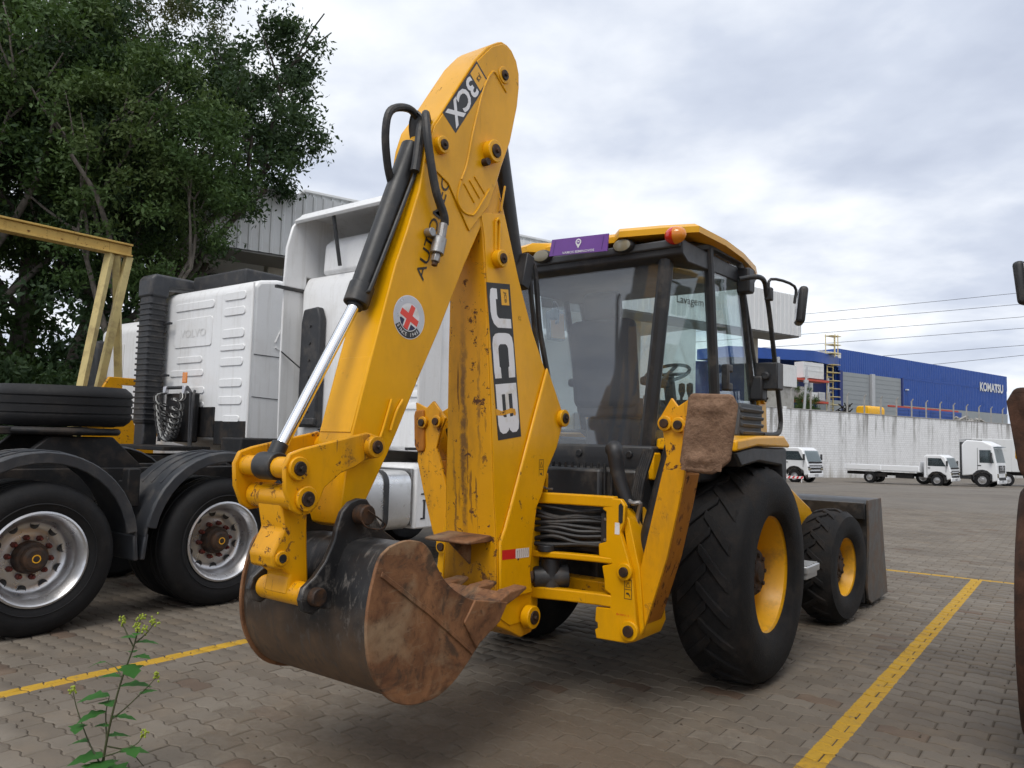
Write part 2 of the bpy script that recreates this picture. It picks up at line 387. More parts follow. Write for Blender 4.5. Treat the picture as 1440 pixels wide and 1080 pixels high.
# big yard sheet (with the gentle fall), then the bed under the modelled pavers
def yard():
    xs = np.concatenate([np.arange(-400, -60, 40), np.arange(-60, 120, 6), np.arange(120, 441, 40)])
    ys = np.concatenate([np.arange(-60, 0, 12), np.arange(0, 90, 3), np.arange(90, 700, 60)])
    V = [(x, y, gz(x, y)-.006) for y in ys for x in xs]; nx = len(xs)
    F = [(j*nx+i, j*nx+i+1, (j+1)*nx+i+1, (j+1)*nx+i) for j in range(len(ys)-1) for i in range(nx-1)]
    m = bpy.data.meshes.new('ground'); m.from_pydata(V, [], F); m.shade_smooth(); o = put('ground', m, 'paving_far'); structure(o)
    o['label'] = 'wide yard paved in interlocking grey concrete blocks'; return o
ground = yard()
PL, PW, PT = .24, .12, .05; AMP = .0085; GAP = .0029
def paver_outline():
    # long sides run in a zigzag of two waves, short ends straight: 16 sided interlocking block
    def z(u): 
        ph = (u/(PL/2)) % 1.0
        return AMP*(1 if ph < .2 else 1-2*(ph-.2)/.3 if ph < .5 else -1 if ph < .7 else -1+2*(ph-.7)/.3)
    us = [0, .024, .06, .084, .12, .144, .18, .204, .24]
    lo = [(max(GAP, min(PL-GAP, u)), z(u if u < PL else 0)+GAP) for u in us]
    hi = [(max(GAP, min(PL-GAP, u)), PW+z(u if u < PL else 0)-GAP) for u in us]
    return [(a-PL/2, b-PW/2) for a, b in lo+hi[::-1]]
PO = paver_outline(); npo = len(PO); ch = .006
PIN = [(a*(1-2*ch/PL), b*(1-2*ch/PW)) for a, b in PO]
PV = np.array([(a, b, -PT) for a, b in PO]+[(a, b, -ch*.7) for a, b in PO]+[(a, b, 0) for a, b in PIN])
PF = [(k, (k+1) % npo, npo+(k+1) % npo, npo+k) for k in range(npo)]+[(npo+k, npo+(k+1) % npo, 2*npo+(k+1) % npo, 2*npo+k) for k in range(npo)]+[tuple(range(2*npo, 3*npo))]
pm = bpy.data.meshes.new('paver'); pm.from_pydata(PV.tolist(), [], PF); pm.materials.append(M['paving'])
def pave():
    rng = np.random.default_rng(5)
    # u runs across the bays (LFT), v along them (FWD), from the backhoe's own origin
    cells = []
    for j in range(-90, 190):
        for i in range(-110, 90):
            u = (i+(.5 if j % 2 else 0))*PL; v = j*PW
            p = BO+LFT*u+FWD*v; d = p.y
            if d < 2.55 or d > 20.5: continue
            az = math.atan2(p.x, p.y)
            lim = .64 if d < 10.5 else .63; lo_ = -.64 if d < 10.5 else .06
            if not lo_ < az < lim: continue
            if math.hypot(p.x, p.y) > 22: continue
            cells.append((d, p.x, p.y, j))
    cells = np.array(cells); N_ = len(cells)
    # the largest on screen: nearest ones that really fall inside the picture
    cx, cy = cells[:, 1], cells[:, 2]
    rel = np.stack([cx, cy, np.full(N_, -CAM_H)], 1)
    zc_ = rel @ np.array(fw); sx_ = 720+1082*(rel @ np.array(rt))/zc_; sy_ = 540-1082*(rel @ np.array(up))/zc_
    vis = (sx_ > 10) & (sx_ < 1405) & (sy_ < 1072) & ~((sx_ < 350) & (sy_ < 900))
    order = np.argsort(np.where(vis, cells[:, 0], 1e9)); near = set(order[:300].tolist())
    ca, sa = math.cos(RZ-math.pi/2+math.pi), math.sin(RZ-math.pi/2+math.pi)
    ang = math.atan2(LFT.y, LFT.x)
    V = []; F = []; rn = []; nb = 0; base = 0
    nv = len(PV); fa = [np.array(f) for f in PF]
    allV = np.zeros((N_-len(near), nv, 3)); k2 = 0
    for k in range(N_):
        dz = float(rng.normal(0, .0011)); tx, ty = rng.normal(0, .0045, 2); rz = ang+float(rng.normal(0, .006))
        dz = max(-.0022, dz)
        if rng.random() < .02: dz = -.0024; tx *= 2.0
        # dusty slip: in places the joints are filled and the blocks sit flush
        if k in near:
            o = bpy.data.objects.new('paver', pm); col.objects.link(o); o.parent = ground
            o.location = (cx[k], cy[k], dz+.0055); o.rotation_euler = (float(tx), float(ty), rz)
        else:
            c, s_ = math.cos(rz), math.sin(rz)
            x = PV[:, 0]*c-PV[:, 1]*s_; y = PV[:, 0]*s_+PV[:, 1]*c
            allV[k2, :, 0] = x+cx[k]; allV[k2, :, 1] = y+cy[k]; allV[k2, :, 2] = PV[:, 2]+dz+.0055+PV[:, 0]*tx+PV[:, 1]*ty
            k2 += 1
    n = len(allV); me = bpy.data.meshes.new('paver_field')
    loops = np.concatenate(fa); ls = np.array([len(f) for f in PF]); nl = len(loops)
    me.vertices.add(n*nv); me.vertices.foreach_set('co', allV.ravel())
    me.loops.add(n*nl); me.loops.foreach_set('vertex_index', (loops[None, :]+np.arange(n)[:, None]*nv).ravel().astype(np.int32))
    me.polygons.add(n*len(PF)); st = np.concatenate([[0], np.cumsum(ls)[:-1]])
    me.polygons.foreach_set('loop_start', (st[None, :]+np.arange(n)[:, None]*nl).ravel().astype(np.int32))
    at = me.attributes.new('rnd', 'FLOAT', 'FACE'); at.data.foreach_set('value', np.repeat(rng.random(n), len(PF)).astype(np.float32))
    me.update(); me.validate()
    o = put('paver_field', me, 'paving', ground); o['kind'] = 'stuff'
pave()
# dark sandy bed seen in the joints: a sheet between the yard sheet and the block tops
bed = MB(); c3 = [(-3.3, 2.2), (3.0, 2.2), (12.2, 17.2), (8.5, 19.8), (1.6, 19.9), (.9, 10.4), (-7.9, 10.4)]
bed.add([(x, y, .0003) for x, y in c3], [tuple(range(len(c3)))])
b_ = bed.build('joint_bed', 'joint_sand', ground, smooth=0); b_['kind'] = 'stuff'

def dust_film():
    t = NT('dust_film'); g = t.n('NewGeometry').outputs['Position']; ob = t.co()
    s_ = t.n('SeparateXYZ'); t.l(ob, s_.inputs[0])
    r2 = t.math('ADD', t.math('POWER', t.math('MULTIPLY', s_.outputs[0], 1/1.5), 2.), t.math('POWER', t.math('MULTIPLY', s_.outputs[1], 1/1.9), 2.))
    m = t.math('SUBTRACT', t.math('ADD', t.math('MULTIPLY', t.noise(g, 1.6, 9, .68, .4), 1.5), .12), r2)
    a = t.math('MULTIPLY', t.step(t.math('ADD', m, t.math('MULTIPLY', t.math('SUBTRACT', t.noise(g, 14, 8, .75), .5), 1.3)), .15, 1.0), .62)
    t.set(col=t.mix(t.noise(g, 6, 8, .7), (.13, .096, .066), (.20, .152, .108)), rough=.95, alpha=a); t.bump(t.noise(g, 40, 6, .7), .4, .004); M['dust_film'] = t.m
    P = []; n = 24
    V = [(-1.9+3.8*i/n, -2.2+4.4*j/n, .0095) for j in range(n+1) for i in range(n+1)]; F = [(j*(n+1)+i, j*(n+1)+i+1, (j+1)*(n+1)+i+1, (j+1)*(n+1)+i) for j in range(n) for i in range(n)]
    o = MB().add(V, F).build('soil_film', 'dust_film', ground); o.location = BO-FWD*2.0-LFT*.45; o.rotation_euler = (0, 0, RZ); o['kind'] = 'stuff'
dust_film()
# ================================================================ backhoe loader (local x forward, y left, z up, origin under the rear axle)
BH = empty('backhoe_loader', BO, RZ)
tag(BH, 'yellow backhoe loader with folded digging arm and rusty bucket', 'backhoe loader')
def boom_y(z): return .185-.035*(z-.45)
# ---- boom
bo = [(-1.712, .516), (-1.712, .657), (-1.712, .905), (-1.736, 1.156), (-1.754, 1.518), (-1.778, 1.882), (-1.796, 2.251), (-1.82, 2.508), (-1.875, 2.74), (-1.89, 2.92), (-1.86, 3.06), (-1.76, 3.10), (-1.67, 3.04), (-1.66, 2.94),
      (-1.70, 2.847), (-1.51, 2.332), (-1.387, 2.071), (-1.273, 1.878), (-1.125, 1.66), (-1.095, 1.60), (-1.10, 1.54), (-1.163, 1.414), (-1.251, 1.302), (-1.315, 1.158), (-1.364, 1.09), (-1.396, .95), (-1.427, .76), (-1.40, .62), (-1.36, .50), (-1.40, .43), (-1.50, .42), (-1.60, .47)]
boom = MB().prism(bo, 'y', lambda p: -boom_y(p[1]), lambda p: boom_y(p[1])).build('boom', 'boom_scuffed', BH, .006)
boom['label'] = 'tall yellow boom with black and white lettering on its side'
# outer skins: brighter flat side plates welded a little proud of the scuffed box
skin = [(-1.705, .56), (-1.705, .905), (-1.729, 1.156), (-1.747, 1.518), (-1.771, 1.882), (-1.789, 2.251), (-1.813, 2.508), (-1.84, 2.62), (-1.64, 2.66), (-1.515, 2.332), (-1.393, 2.071), (-1.279, 1.878), (-1.13, 1.66), (-1.101, 1.60), (-1.107, 1.543), (-1.168, 1.414), (-1.256, 1.302), (-1.32, 1.158), (-1.37, 1.09), (-1.402, .95), (-1.433, .76), (-1.41, .62), (-1.40, .50), (-1.60, .50)]
for s in (-1, 1):
    MB().prism(skin, 'y', lambda p: s*(boom_y(p[1])+.0005), lambda p: s*(boom_y(p[1])+.005)).build('side_plate', 'yellow_paint', boom, .002)
dbl = [(-1.262, 1.868), (-1.13, 1.655), (-1.105, 1.60), (-1.11, 1.545), (-1.172, 1.414), (-1.26, 1.302), (-1.324, 1.158), (-1.374, 1.09), (-1.406, .95), (-1.437, .76), (-1.42, .64), (-1.702, .64), (-1.704, .93), (-1.66, 1.0)]
for s in (-1, 1):
    MB().prism(dbl, 'y', lambda p: s*(boom_y(p[1])+.0052), lambda p: s*(boom_y(p[1])+.024)).build('doubler_plate', 'yellow_paint', boom, .016, seg=2)
def boss(x, z, y0, r, name='pin', par=None, dy=.03, side=-1, mat='yellow_paint'):
    """weld boss with a dark pin end in it, standing out of a side plate at y0"""
    b = MB().cyl((x, y0, z), (x, y0+side*dy, z), r*1.65, 20).build('pin_boss', mat, par or BH, .004)
    MB().cyl((x, y0+side*dy*.6, z), (x, y0+side*(dy+.008), z), r, 18).build(name, 'dark_pin', b, .003)
    MB().tube([(x, y0+side*(dy+.008), z), (x, y0+side*(dy+.02), z)], r*.35, 6).build('bolt_head', 'dark_pin', b, .001)
    return b
for s in (-1, 1):
    boss(-1.465, .526, s*(boom_y(.526)+.014), .036, 'pivot_pin', boom, .05, s)
    boss(-1.125, 1.585, s*(boom_y(1.585)+.022), .03, 'ram_pin', boom, .028, s)
    boss(-1.71, 2.40, s*(boom_y(2.4)+.004), .028, 'stop_pin', boom, .045, s)
# raised ribs and weld lines on the upper boom
MB().tube([(-1.725, -.121, 2.60), (-1.722, -.122, 2.44)], .008, 8).tube([(-1.69, -.121, 2.60), (-1.692, -.122, 2.44)], .008, 8).tube([(-1.725, -.121, 2.60), (-1.707, -.121, 2.62), (-1.69, -.121, 2.60)], .008, 8).build('weld_rib', 'yellow_paint', boom)
MB().box((-1.665, -.117, 2.74), (.012, .008, .15), (0, R(12), 0)).build('welded_bar', 'yellow_paint', boom, .003)
MB().prism([(-1.90, .93), (-1.90, .945), (-1.70, .965), (-1.70, .93)], 'y', -.14, .15).prism([(-1.88, .93), (-1.71, .93), (-1.71, .80)], 'y', -.01, .01).build('stop_plate', 'rusty_steel', boom, .006, label='rusty bent stop plate on the boom back')
# ---- dipper
di = [(-1.70, 3.60), (-1.733, 3.583), (-1.787, 3.546), (-1.825, 3.514), (-1.919, 3.408), (-2.04, 3.225), (-2.163, 3.035), (-2.219, 2.955), (-2.253, 2.853), (-2.268, 2.758), (-2.291, 2.618), (-2.36, 2.41), (-2.427, 2.233), (-2.549, 1.812), (-2.644, 1.467), (-2.672, 1.30), (-2.69, 1.15), (-2.665, 1.08), (-2.61, 1.06), (-2.565, 1.09),
      (-2.555, 1.17), (-2.436, 1.371), (-2.368, 1.499), (-2.25, 1.734), (-2.115, 1.986), (-1.945, 2.334), (-1.759, 2.675), (-1.671, 2.916), (-1.601, 3.073), (-1.545, 3.294), (-1.533, 3.40), (-1.537, 3.481), (-1.565, 3.55), (-1.61, 3.59), (-1.65, 3.602)]
dip = MB().prism(di, 'y', -.107, .107).build('dipper', 'yellow_paint', BH, .006)
dip['label'] = 'yellow dipper arm sloping down from the boom top to the bucket'
# proud outer wear plates with the inner reinforcement outline
for s in (-1, 1):
    rp = [(-1.70, 3.585), (-1.79, 3.53), (-1.91, 3.40), (-2.155, 3.03), (-2.21, 2.95), (-2.243, 2.853), (-2.258, 2.76), (-2.10, 2.70), (-1.93, 2.50), (-1.78, 2.67), (-1.683, 2.916), (-1.613, 3.073), (-1.557, 3.294), (-1.545, 3.40), (-1.549, 3.478), (-1.575, 3.54), (-1.62, 3.58)]
    MB().prism(rp, 'y', s*.1075, s*.115).build('top_plate', 'yellow_paint', dip, .003)
    boss(-1.683, 3.415, s*.113, .028, 'ram_pin', dip, .008, s)
    boss(-2.17, 2.865, s*.113, .026, 'ram_pin', dip, .03, s)
    boss(-1.785, 2.955, s*.113, .036, 'pivot_pin', dip, .045, s)
    MB().cyl((-1.835, s*.113, 2.885), (-1.835, s*.15, 2.885), .02, 12).build('locking_bolt', 'dark_pin', dip, .003)
def arc_rib(P, r=.006, y=-.116): return MB().tube([(x, y, z) for x, z in P], r, 8, 5)
arc_rib([(-2.01, 2.735), (-2.03, 2.64), (-1.99, 2.59), (-1.93, 2.585), (-1.885, 2.61), (-1.78, 2.76)]).build('weld_bead', 'yellow_paint', dip)
arc_rib([(-1.81, 3.36), (-1.86, 3.25), (-1.93, 3.0), (-1.965, 2.84), (-2.005, 2.745)]).build('weld_bead', 'yellow_paint', dip)
arc_rib([(-1.66, 3.33), (-1.72, 3.37), (-1.77, 3.40), (-1.81, 3.36)]).build('weld_bead', 'yellow_paint', dip)
for k in range(3): arc_rib([(-1.985+.04*k, 2.73+.03*k), (-1.90+.04*k, 2.655+.035*k)], .005).build('weld_bead', 'yellow_paint', dip)
arc_rib([(-2.36, 1.62), (-2.40, 1.56), (-2.43, 1.48)], .007).build('weld_bead', 'yellow_paint', dip)
arc_rib([(-2.43, 1.62), (-2.47, 1.50), (-2.49, 1.45)], .006).build('weld_bead', 'yellow_paint', dip)
# lighter back strap on the dipper's rear edge and a black disc painting the shade inside the hose opening at its shoulder
MB().prism([(-2.548, 1.80), (-2.553, 1.80), (-2.648, 1.467), (-2.643, 1.467)], 'y', -.10, .10).build('back_strap', 'yellow_paint', dip, .002)
MB().lathe([(.0, 0), (.05, 0), (.055, .006), (.06, 0)], (0, 0, 0), 'x', 20).build('hose_opening_shade', 'black_paint', dip).matrix_local = Matrix.Translation((-2.236, -.03, 2.93)) @ Matrix.Rotation(R(-16), 4, 'Y') @ Matrix.Diagonal((1, 1.0, 1.7, 1)) @ Matrix.Rotation(R(180), 4, 'Z')
# ---- bucket ram on the back of the dipper
A, Bq, Cq = Vector((-2.245, 0, 2.86)), Vector((-2.56, 0, 2.035)), Vector((-2.965, 0, 1.325))
ram = MB().tube([A, Bq], .052, 24).tube([Bq-(Bq-A).normalized()*.10, Bq], .058, 24).build('bucket_ram', 'black_paint', BH, .004, label='black ram barrel lying along the dipper')
MB().tube([Bq-(Bq-A).normalized()*.02, Cq], .0265, 24).build('ram_rod', 'chrome', ram, label='shiny chrome rod of the bucket ram')
MB().tube([Bq, Bq+(Cq-Bq).normalized()*.015], .036, 20).build('rod_gland', 'black_plastic', ram)
MB().tube([Cq+(A-Cq).normalized()*.10, Cq], .034, 18).cyl((Cq.x, -.055, Cq.z), (Cq.x, .055, Cq.z), .055, 24).build('rod_eye', 'black_paint', ram, .004)
MB().tube([A+Vector((.04, -.075, .05)), A*.7+Bq*.3+Vector((.02, -.065, 0)), A*.12+Bq*.88+Vector((.0, -.065, 0)), Bq+Vector((.02, -.05, .06))], .010, 8, 4).build('ram_pipe', 'black_paint', ram)
# ---- bucket linkage
lk = [(-2.615, 1.468), (-2.555, 1.455), (-2.533, 1.405), (-2.55, 1.362), (-2.62, 1.352), (-2.68, 1.322), (-2.75, 1.30), (-2.83, 1.245), (-2.865, 1.17), (-2.90, 1.145), (-2.945, 1.142), (-2.985, 1.165), (-3.02, 1.24), (-3.028, 1.33), (-3.005, 1.378), (-2.945, 1.398)]
for s in (-1, 1):
    l_ = MB().prism(lk, 'y', s*.150, s*.172).build('link_plate', 'yellow_worn', BH, .006)
    for (x, z, r) in ((-2.592, 1.408, .028), (-2.968, 1.322, .028), (-2.925, 1.205, .03)):
        boss(x, z, s*.172, r, 'link_pin', l_, .016 if z < 1.4 else .035, s, 'yellow_worn')
    MB().cyl((-2.968, s*.056, 1.322), (-2.968, s*.15, 1.322), .042, 20).build('spacer', 'yellow_worn', l_, .003)
MB().cyl((-2.592, -.15, 1.408), (-2.592, .15, 1.408), .045, 20).build('cross_tube', 'yellow_worn', BH, .003)
tl = [(-2.87, 1.24), (-2.955, 1.24), (-2.965, 1.17), (-2.945, 1.08), (-2.995, .985), (-2.985, .935), (-2.94, .925), (-2.905, .90), (-2.915, .83), (-2.89, .785), (-2.835, .785), (-2.81, .85), (-2.825, 1.0), (-2.835, 1.16)]
tip = MB().prism(tl, 'y', -.075, .075).cyl((-2.925, -.148, 1.205), (-2.925, .148, 1.205), .05, 22).cyl((-2.866, -.14, .827), (-2.866, .14, .827), .047, 22).build('tipping_link', 'yellow_worn', BH, .01)
MB().cyl((-2.95, -.085, .97), (-2.95, .085, .97), .03, 16).build('link_eye', 'yellow_worn', tip, .004); MB().cyl((-2.95, -.088, .97), (-2.95, .088, .97), .017, 14).build('eye_hole_shade', 'black_paint', tip)  # black cylinder ends paint the shade inside the link eye
# ---- digging bucket
def rounder(P, k=3, closed=False): return [tuple(q) for q in smooth_path([Vector((x, 0, z)) for x, z in P], k)]
prof = [(-2.56, 1.028), (-2.645, 1.030), (-2.70, 1.015), (-2.735, .975), (-2.765, .89), (-2.783, .80), (-2.785, .70), (-2.765, .60), (-2.72, .515), (-2.65, .445), (-2.565, .405), (-2.48, .393), (-2.39, .395), (-2.30, .425), (-2.22, .475), (-2.13, .548), (-2.03, .625), (-1.945, .69)]
def sheet(pr, th):
    n = len(pr); inn = []
    for i in range(n):
        a = Vector(pr[max(i-1, 0)]); b = Vector(pr[min(i+1, n-1)]); t_ = (b-a).normalized(); inn.append((pr[i][0]-t_.y*th*-1*-1, pr[i][1]+t_.x*th))
    return list(pr)+inn[::-1]
prof = [(x, z) for x, _, z in rounder(prof)]
bk = MB().prism(sheet(prof, .018), 'y', -.392, .392).build('bucket', 'bucket_black', BH, .003, smooth=40, label='black and rust digging bucket hanging under the dipper')
side = [(-2.69, 1.025), (-2.62, 1.04), (-2.557, 1.037), (-2.50, 1.02), (-2.455, .98), (-2.42, .925), (-2.366, .857), (-2.29, .80), (-2.20, .755), (-2.06, .71), (-1.93, .69), (-1.945, .672), (-2.03, .61), (-2.131, .533), (-2.22, .46), (-2.30, .41), (-2.39, .38), (-2.48, .378), (-2.565, .39), (-2.66, .432), (-2.73, .505), (-2.778, .595), (-2.799, .70), (-2.797, .80), (-2.778, .895), (-2.745, .985)]
for s in (-1, 1):
    MB().prism([(x, z) for x, _, z in rounder(side+side[:1])][:-1], 'y', s*.3925, s*.408).build('bucket_side', 'rusty_steel', bk, .004)
    MB().prism([(-2.742, .915), (-2.735, .935), (-2.45, .745), (-2.16, .52), (-2.175, .51), (-2.46, .725)], 'y', s*.4085, s*.4145).build('weld_strip', 'rusty_steel', bk, .003)
    MB().prism([(-2.17, .745), (-1.93, .70), (-1.99, .62), (-2.14, .545), (-2.15, .53), (-2.24, .66)], 'y', s*.4082, s*.420).build('side_cutter', 'rusty_steel', bk, .005)
MB().prism([(-2.05, .622), (-1.90, .715), (-1.905, .738), (-2.07, .652)], 'y', -.391, .391).build('cutting_edge', 'rusty_steel', bk, .003)
th_ = [(-2.02, .655), (-2.04, .69), (-1.96, .715), (-1.89, .742), (-1.81, .745), (-1.76, .75), (-1.755, .735), (-1.83, .705), (-1.92, .68)]
for y in (-.365, -.183, 0, .183, .365):
    MB().prism(th_, 'y', y-.038, y+.038).build('tooth', 'rusty_steel', bk, .012, seg=3)
ear = [(-2.655, 1.195), (-2.70, 1.182), (-2.74, 1.144), (-2.762, 1.09), (-2.775, 1.033), (-2.815, .955), (-2.865, .90), (-2.915, .865), (-2.93, .82), (-2.915, .775), (-2.87, .755), (-2.83, .775), (-2.77, .76), (-2.70, .90), (-2.56, .98), (-2.42, 1.0), (-2.50, 1.05), (-2.545, 1.10), (-2.575, 1.15), (-2.61, 1.19)]
for s in (-1, 1):
    e_ = MB().prism(ear, 'y', s*.150, s*.178).build('bucket_ear', 'bucket_black', bk, .006)
    MB().cyl((-2.652, s*.178, 1.13), (-2.652, s*.235, 1.13), .042, 18).build('pin_end', 'dark_pin', e_, .006)
    MB().cyl((-2.866, s*.178, .827), (-2.866, s*.215, .827), .036, 18).build('pin_end', 'dark_pin', e_, .005)
MB().tube([(-2.66, -.24, 1.15), (-2.60, -.25, 1.11), (-2.57, -.25, 1.085), (-2.60, -.245, 1.07), (-2.67, -.245, 1.085), (-2.69, -.24, 1.11)], .0035, 6, 5).build('wire_clip', 'dark_pin', bk)
MB().box((-2.77, .0, .72), (.02, .62, .05), (0, R(8), 0)).build('wear_strip', 'bucket_black', bk, .006)
# ---- lettering on the arm
bdir = Vector((.10, 0, -.81)).normalized(); bup = Vector((.81, 0, .10)).normalized()
def bp(u, v, lift): # along the boom decal: u down from its top, v across; follows the leaning plate
    p = Vector((-1.80, 0, 2.262))+bdir*u+bup*v; p.y = -(boom_y(p.z)+.0055+lift); return p
def decal(name, mat, par, u0, u1, v0, v1, lift, label=None):
    return MB().add([bp(u0, v0, lift), bp(u1, v0, lift), bp(u1, v1, lift), bp(u0, v1, lift)], [(0, 1, 2, 3)]).build(name, mat, par, smooth=0, label=label)
dk = decal('name_decal', 'decal_black', boom, 0, .82, 0, .205, .0006, 'black strip with three big white letters')
def poly(pts, mat, par, lift, name): return MB().add([bp(u, v, lift) for u, v in pts], [tuple(range(len(pts)))]).build(name, mat, par, smooth=0)
# J: hook at the left edge, stem along the right-hand end
poly([(.035, .03), (.075, .02), (.15, .018), (.185, .024), (.215, .04), (.235, .07), (.238, .19), (.188, .19), (.186, .09), (.18, .078), (.165, .07), (.085, .07), (.085, .085), (.03, .085), (.028, .045)], 'decal_white', dk, .0012, 'letter')
# C: ring open towards the lower end
poly([(.50, .015), (.50, .07), (.445, .068), (.44, .06), (.345, .06), (.33, .066), (.322, .08), (.322, .125), (.33, .138), (.345, .145), (.44, .145), (.445, .136), (.50, .134), (.50, .19), (.46, .194), (.32, .194), (.285, .186), (.268, .165), (.263, .135), (.263, .07), (.268, .042), (.285, .022), (.32, .013), (.46, .011)], 'decal_white', dk, .0012, 'letter')
# B: spine across the top, three fingers joined in two bowls
poly([(.53, .012), (.585, .012), (.585, .088), (.7065, .088), (.7065, .118), (.585, .118), (.585, .194), (.53, .194)], 'decal_white', dk, .0012, 'letter')
poly([(.585, .012), (.74, .012), (.775, .022), (.79, .045), (.79, .075), (.775, .098), (.76, .103), (.775, .108), (.79, .13), (.79, .165), (.775, .186), (.74, .194), (.585, .194), (.585, .1485), (.70, .1485), (.7055, .14), (.7055, .0685), (.70, .0595), (.585, .0595)], 'decal_white', dk, .00135, 'letter')
poly([(.655, -.001), (.672, .05), (.668, .09), (.662, .13), (.668, .165), (.69, .172), (.705, .165), (.70, .15), (.688, .148), (.69, .10), (.695, .05), (.69, -.001)], 'yellow_worn', dk, .0019, 'torn_patch')
lg = decal('logo_patch', 'decal_yellow', dk, .03, .115, .118, .186, .0014)
text('logo_text', 'JCB', 'decal_ink', lg, bp(.0725, .152, .0018), bdir, bup, .06, .026, .02)
tp = MB().add([(x, -(boom_y(z)+.0248), z) for x, z in ((-1.69, .842), (-1.575, .838), (-1.575, .887), (-1.69, .891))], [(0, 1, 2, 3)]).build('reflective_tape', 'decal_red', boom, smooth=0, label='red and white reflective tape strip')
MB().add([(x, -(boom_y(z)+.0248), z) for x, z in ((-1.574, .838), (-1.455, .834), (-1.455, .883), (-1.574, .887))], [(0, 1, 2, 3)]).build('tape_white', 'decal_white', tp, smooth=0)
for k in range(6):
    x0 = -1.567+k*.019
    MB().add([(x, -(boom_y(z)+.0252), z) for x, z in ((x0, .84), (x0+.008, .84), (x0+.014, .861), (x0+.008, .883), (x0, .883), (x0+.006, .861))], [(0, 1, 2, 3, 4, 5)]).build('tape_chevron', 'decal_silver', tp, smooth=0)
def warn(par, c, xd, yd, w_, h, n=2):
    xd = Vector(xd); yd = Vector(yd); nn = xd.cross(yd); c = Vector(c); o = None
    def q(x, y, l): return c+xd*x+yd*y+nn*l
    f = MB()
    for (x0, x1, y0, y1) in ((-w_, w_, -h, -h+.003), (-w_, w_, h-.003, h), (-w_, -w_+.003, -h+.003, h-.003), (w_-.003, w_, -h+.003, h-.003), (-w_+.003, w_-.003, -.0015, .0015)):
        f.add([q(x0, y0, .0006), q(x1, y0, .0006), q(x1, y1, .0006), q(x0, y1, .0006)], [(0, 1, 2, 3)])
    a, b, d = Vector((0, h*.78, 0)), Vector((-w_*.7, h*.22, 0)), Vector((w_*.7, h*.22, 0))
    m_ = (a+b+d)/3
    for i, (p, r_) in enumerate(((a, b), (b, d), (d, a))):
        pi, ri = p+(m_-p)*.28, r_+(m_-r_)*.28
        f.add([q(k.x, k.y, .0006) for k in (p, r_, ri, pi)], [(0, 1, 2, 3)])
    f.add([q(x, y, .0006) for x, y in ((-w_*.5, -h*.35), (w_*.1, -h*.3), (w_*.5, -h*.55), (w_*.5, -h*.8), (w_*.2, -h*.55), (-w_*.5, -h*.5))], [tuple(range(6))])
    return f.build('warning_sticker', 'decal_ink', par, smooth=0)
warn(boom, (-1.335, -(boom_y(1.3)+.0248), 1.295), (1, 0, 0), (0, 0, 1), .022, .055)
# 3CX strip on the dipper
d0 = Vector((-1.862, -.1165, 3.362)); ddir = Vector((-.245, 0, -.365)).normalized(); dup = Vector((.365, 0, -.245)).normalized()
def dp(u, v, lift): return Vector((-1.916, -.1152-lift, 3.398))+ddir*u+dup*v
def dq(name, mat, par, u0, u1, v0, v1, lift): return MB().add([dp(u0, v0, lift), dp(u1, v0, lift), dp(u1, v1, lift), dp(u0, v1, lift)], [(0, 1, 2, 3)]).build(name, mat, par, smooth=0)
s3 = dq('model_decal', 'decal_black', dip, 0, .44, 0, .122, .0006)
lg = dq('logo_patch', 'decal_yellow', s3, .012, .10, .010, .112, .0010)
text('logo_text', 'JCB', 'decal_ink', lg, dp(.056, .061, .0014), ddir, dup, .045, .03, .02)
text('model_lettering', '3CX', 'decal_white', s3, dp(.268, .061, .0012), ddir, dup, .31, .102, .03)
adir = Vector((.30, 0, .95)).normalized(); aup = Vector((-.95, 0, .30)).normalized()
text('dealer_lettering', 'AUTOMEC', 'decal_ink', dip, (-2.19, -.1085, 2.46), adir, aup, .56, .058, .004)
text('dealer_address', '.com.br', 'decal_ink', dip, (-2.125, -.1085, 2.50), adir, aup, .16, .022)
def disc(mb, c, r0, r1, lift, a0=0., a1=2*math.pi, n=32):
    P = []
    for k in range(n+1):
        a = a0+(a1-a0)*k/n; P.append((math.cos(a), math.sin(a)))
    c = Vector(c)
    V = [(c.x+x*r0, c.y-lift, c.z+y*r0) for x, y in P]+[(c.x+x*r1, c.y-lift, c.z+y*r1) for x, y in P]
    return mb.add(V, [(i, i+1, n+2+i, n+1+i) for i in range(n)])
uc = (-2.33, -.1075, 2.003)
ub = disc(MB(), uc, .0, .102, .0008).build('flag_sticker', 'decal_white', dip, smooth=0, label='round silver sticker with red and blue flag')
disc(MB(), uc, .066, .098, .0012, R(-40), R(205)).build('silver_ring', 'decal_silver', ub, smooth=0)
disc(MB(), uc, .066, .098, .0012, R(206), R(319)).build('black_ring', 'decal_black', ub, smooth=0)
disc(MB(), uc, .0, .062, .0012, R(185), R(345)).build('navy_field', 'decal_navy', ub, smooth=0)
def bar(a, w_, l, lift, mat, nm):
    ca, sa = math.cos(a), math.sin(a)
    V = [(uc[0]+ca*x-sa*y, uc[1]-lift, uc[2]+sa*x+ca*y) for x, y in ((-l, -w_), (l, -w_), (l, w_), (-l, w_))]
    return MB().add(V, [(0, 1, 2, 3)]).build(nm, mat, ub, smooth=0)
bar(R(-24), .0245, .058, .0016, 'decal_white', 'white_bar'); bar(R(66), .0225, .056, .0018, 'decal_white', 'white_bar')
bar(R(-24), .0155, .0605, .0022, 'decal_lightred', 'red_bar'); bar(R(66), .0145, .0595, .0024, 'decal_lightred', 'red_bar')
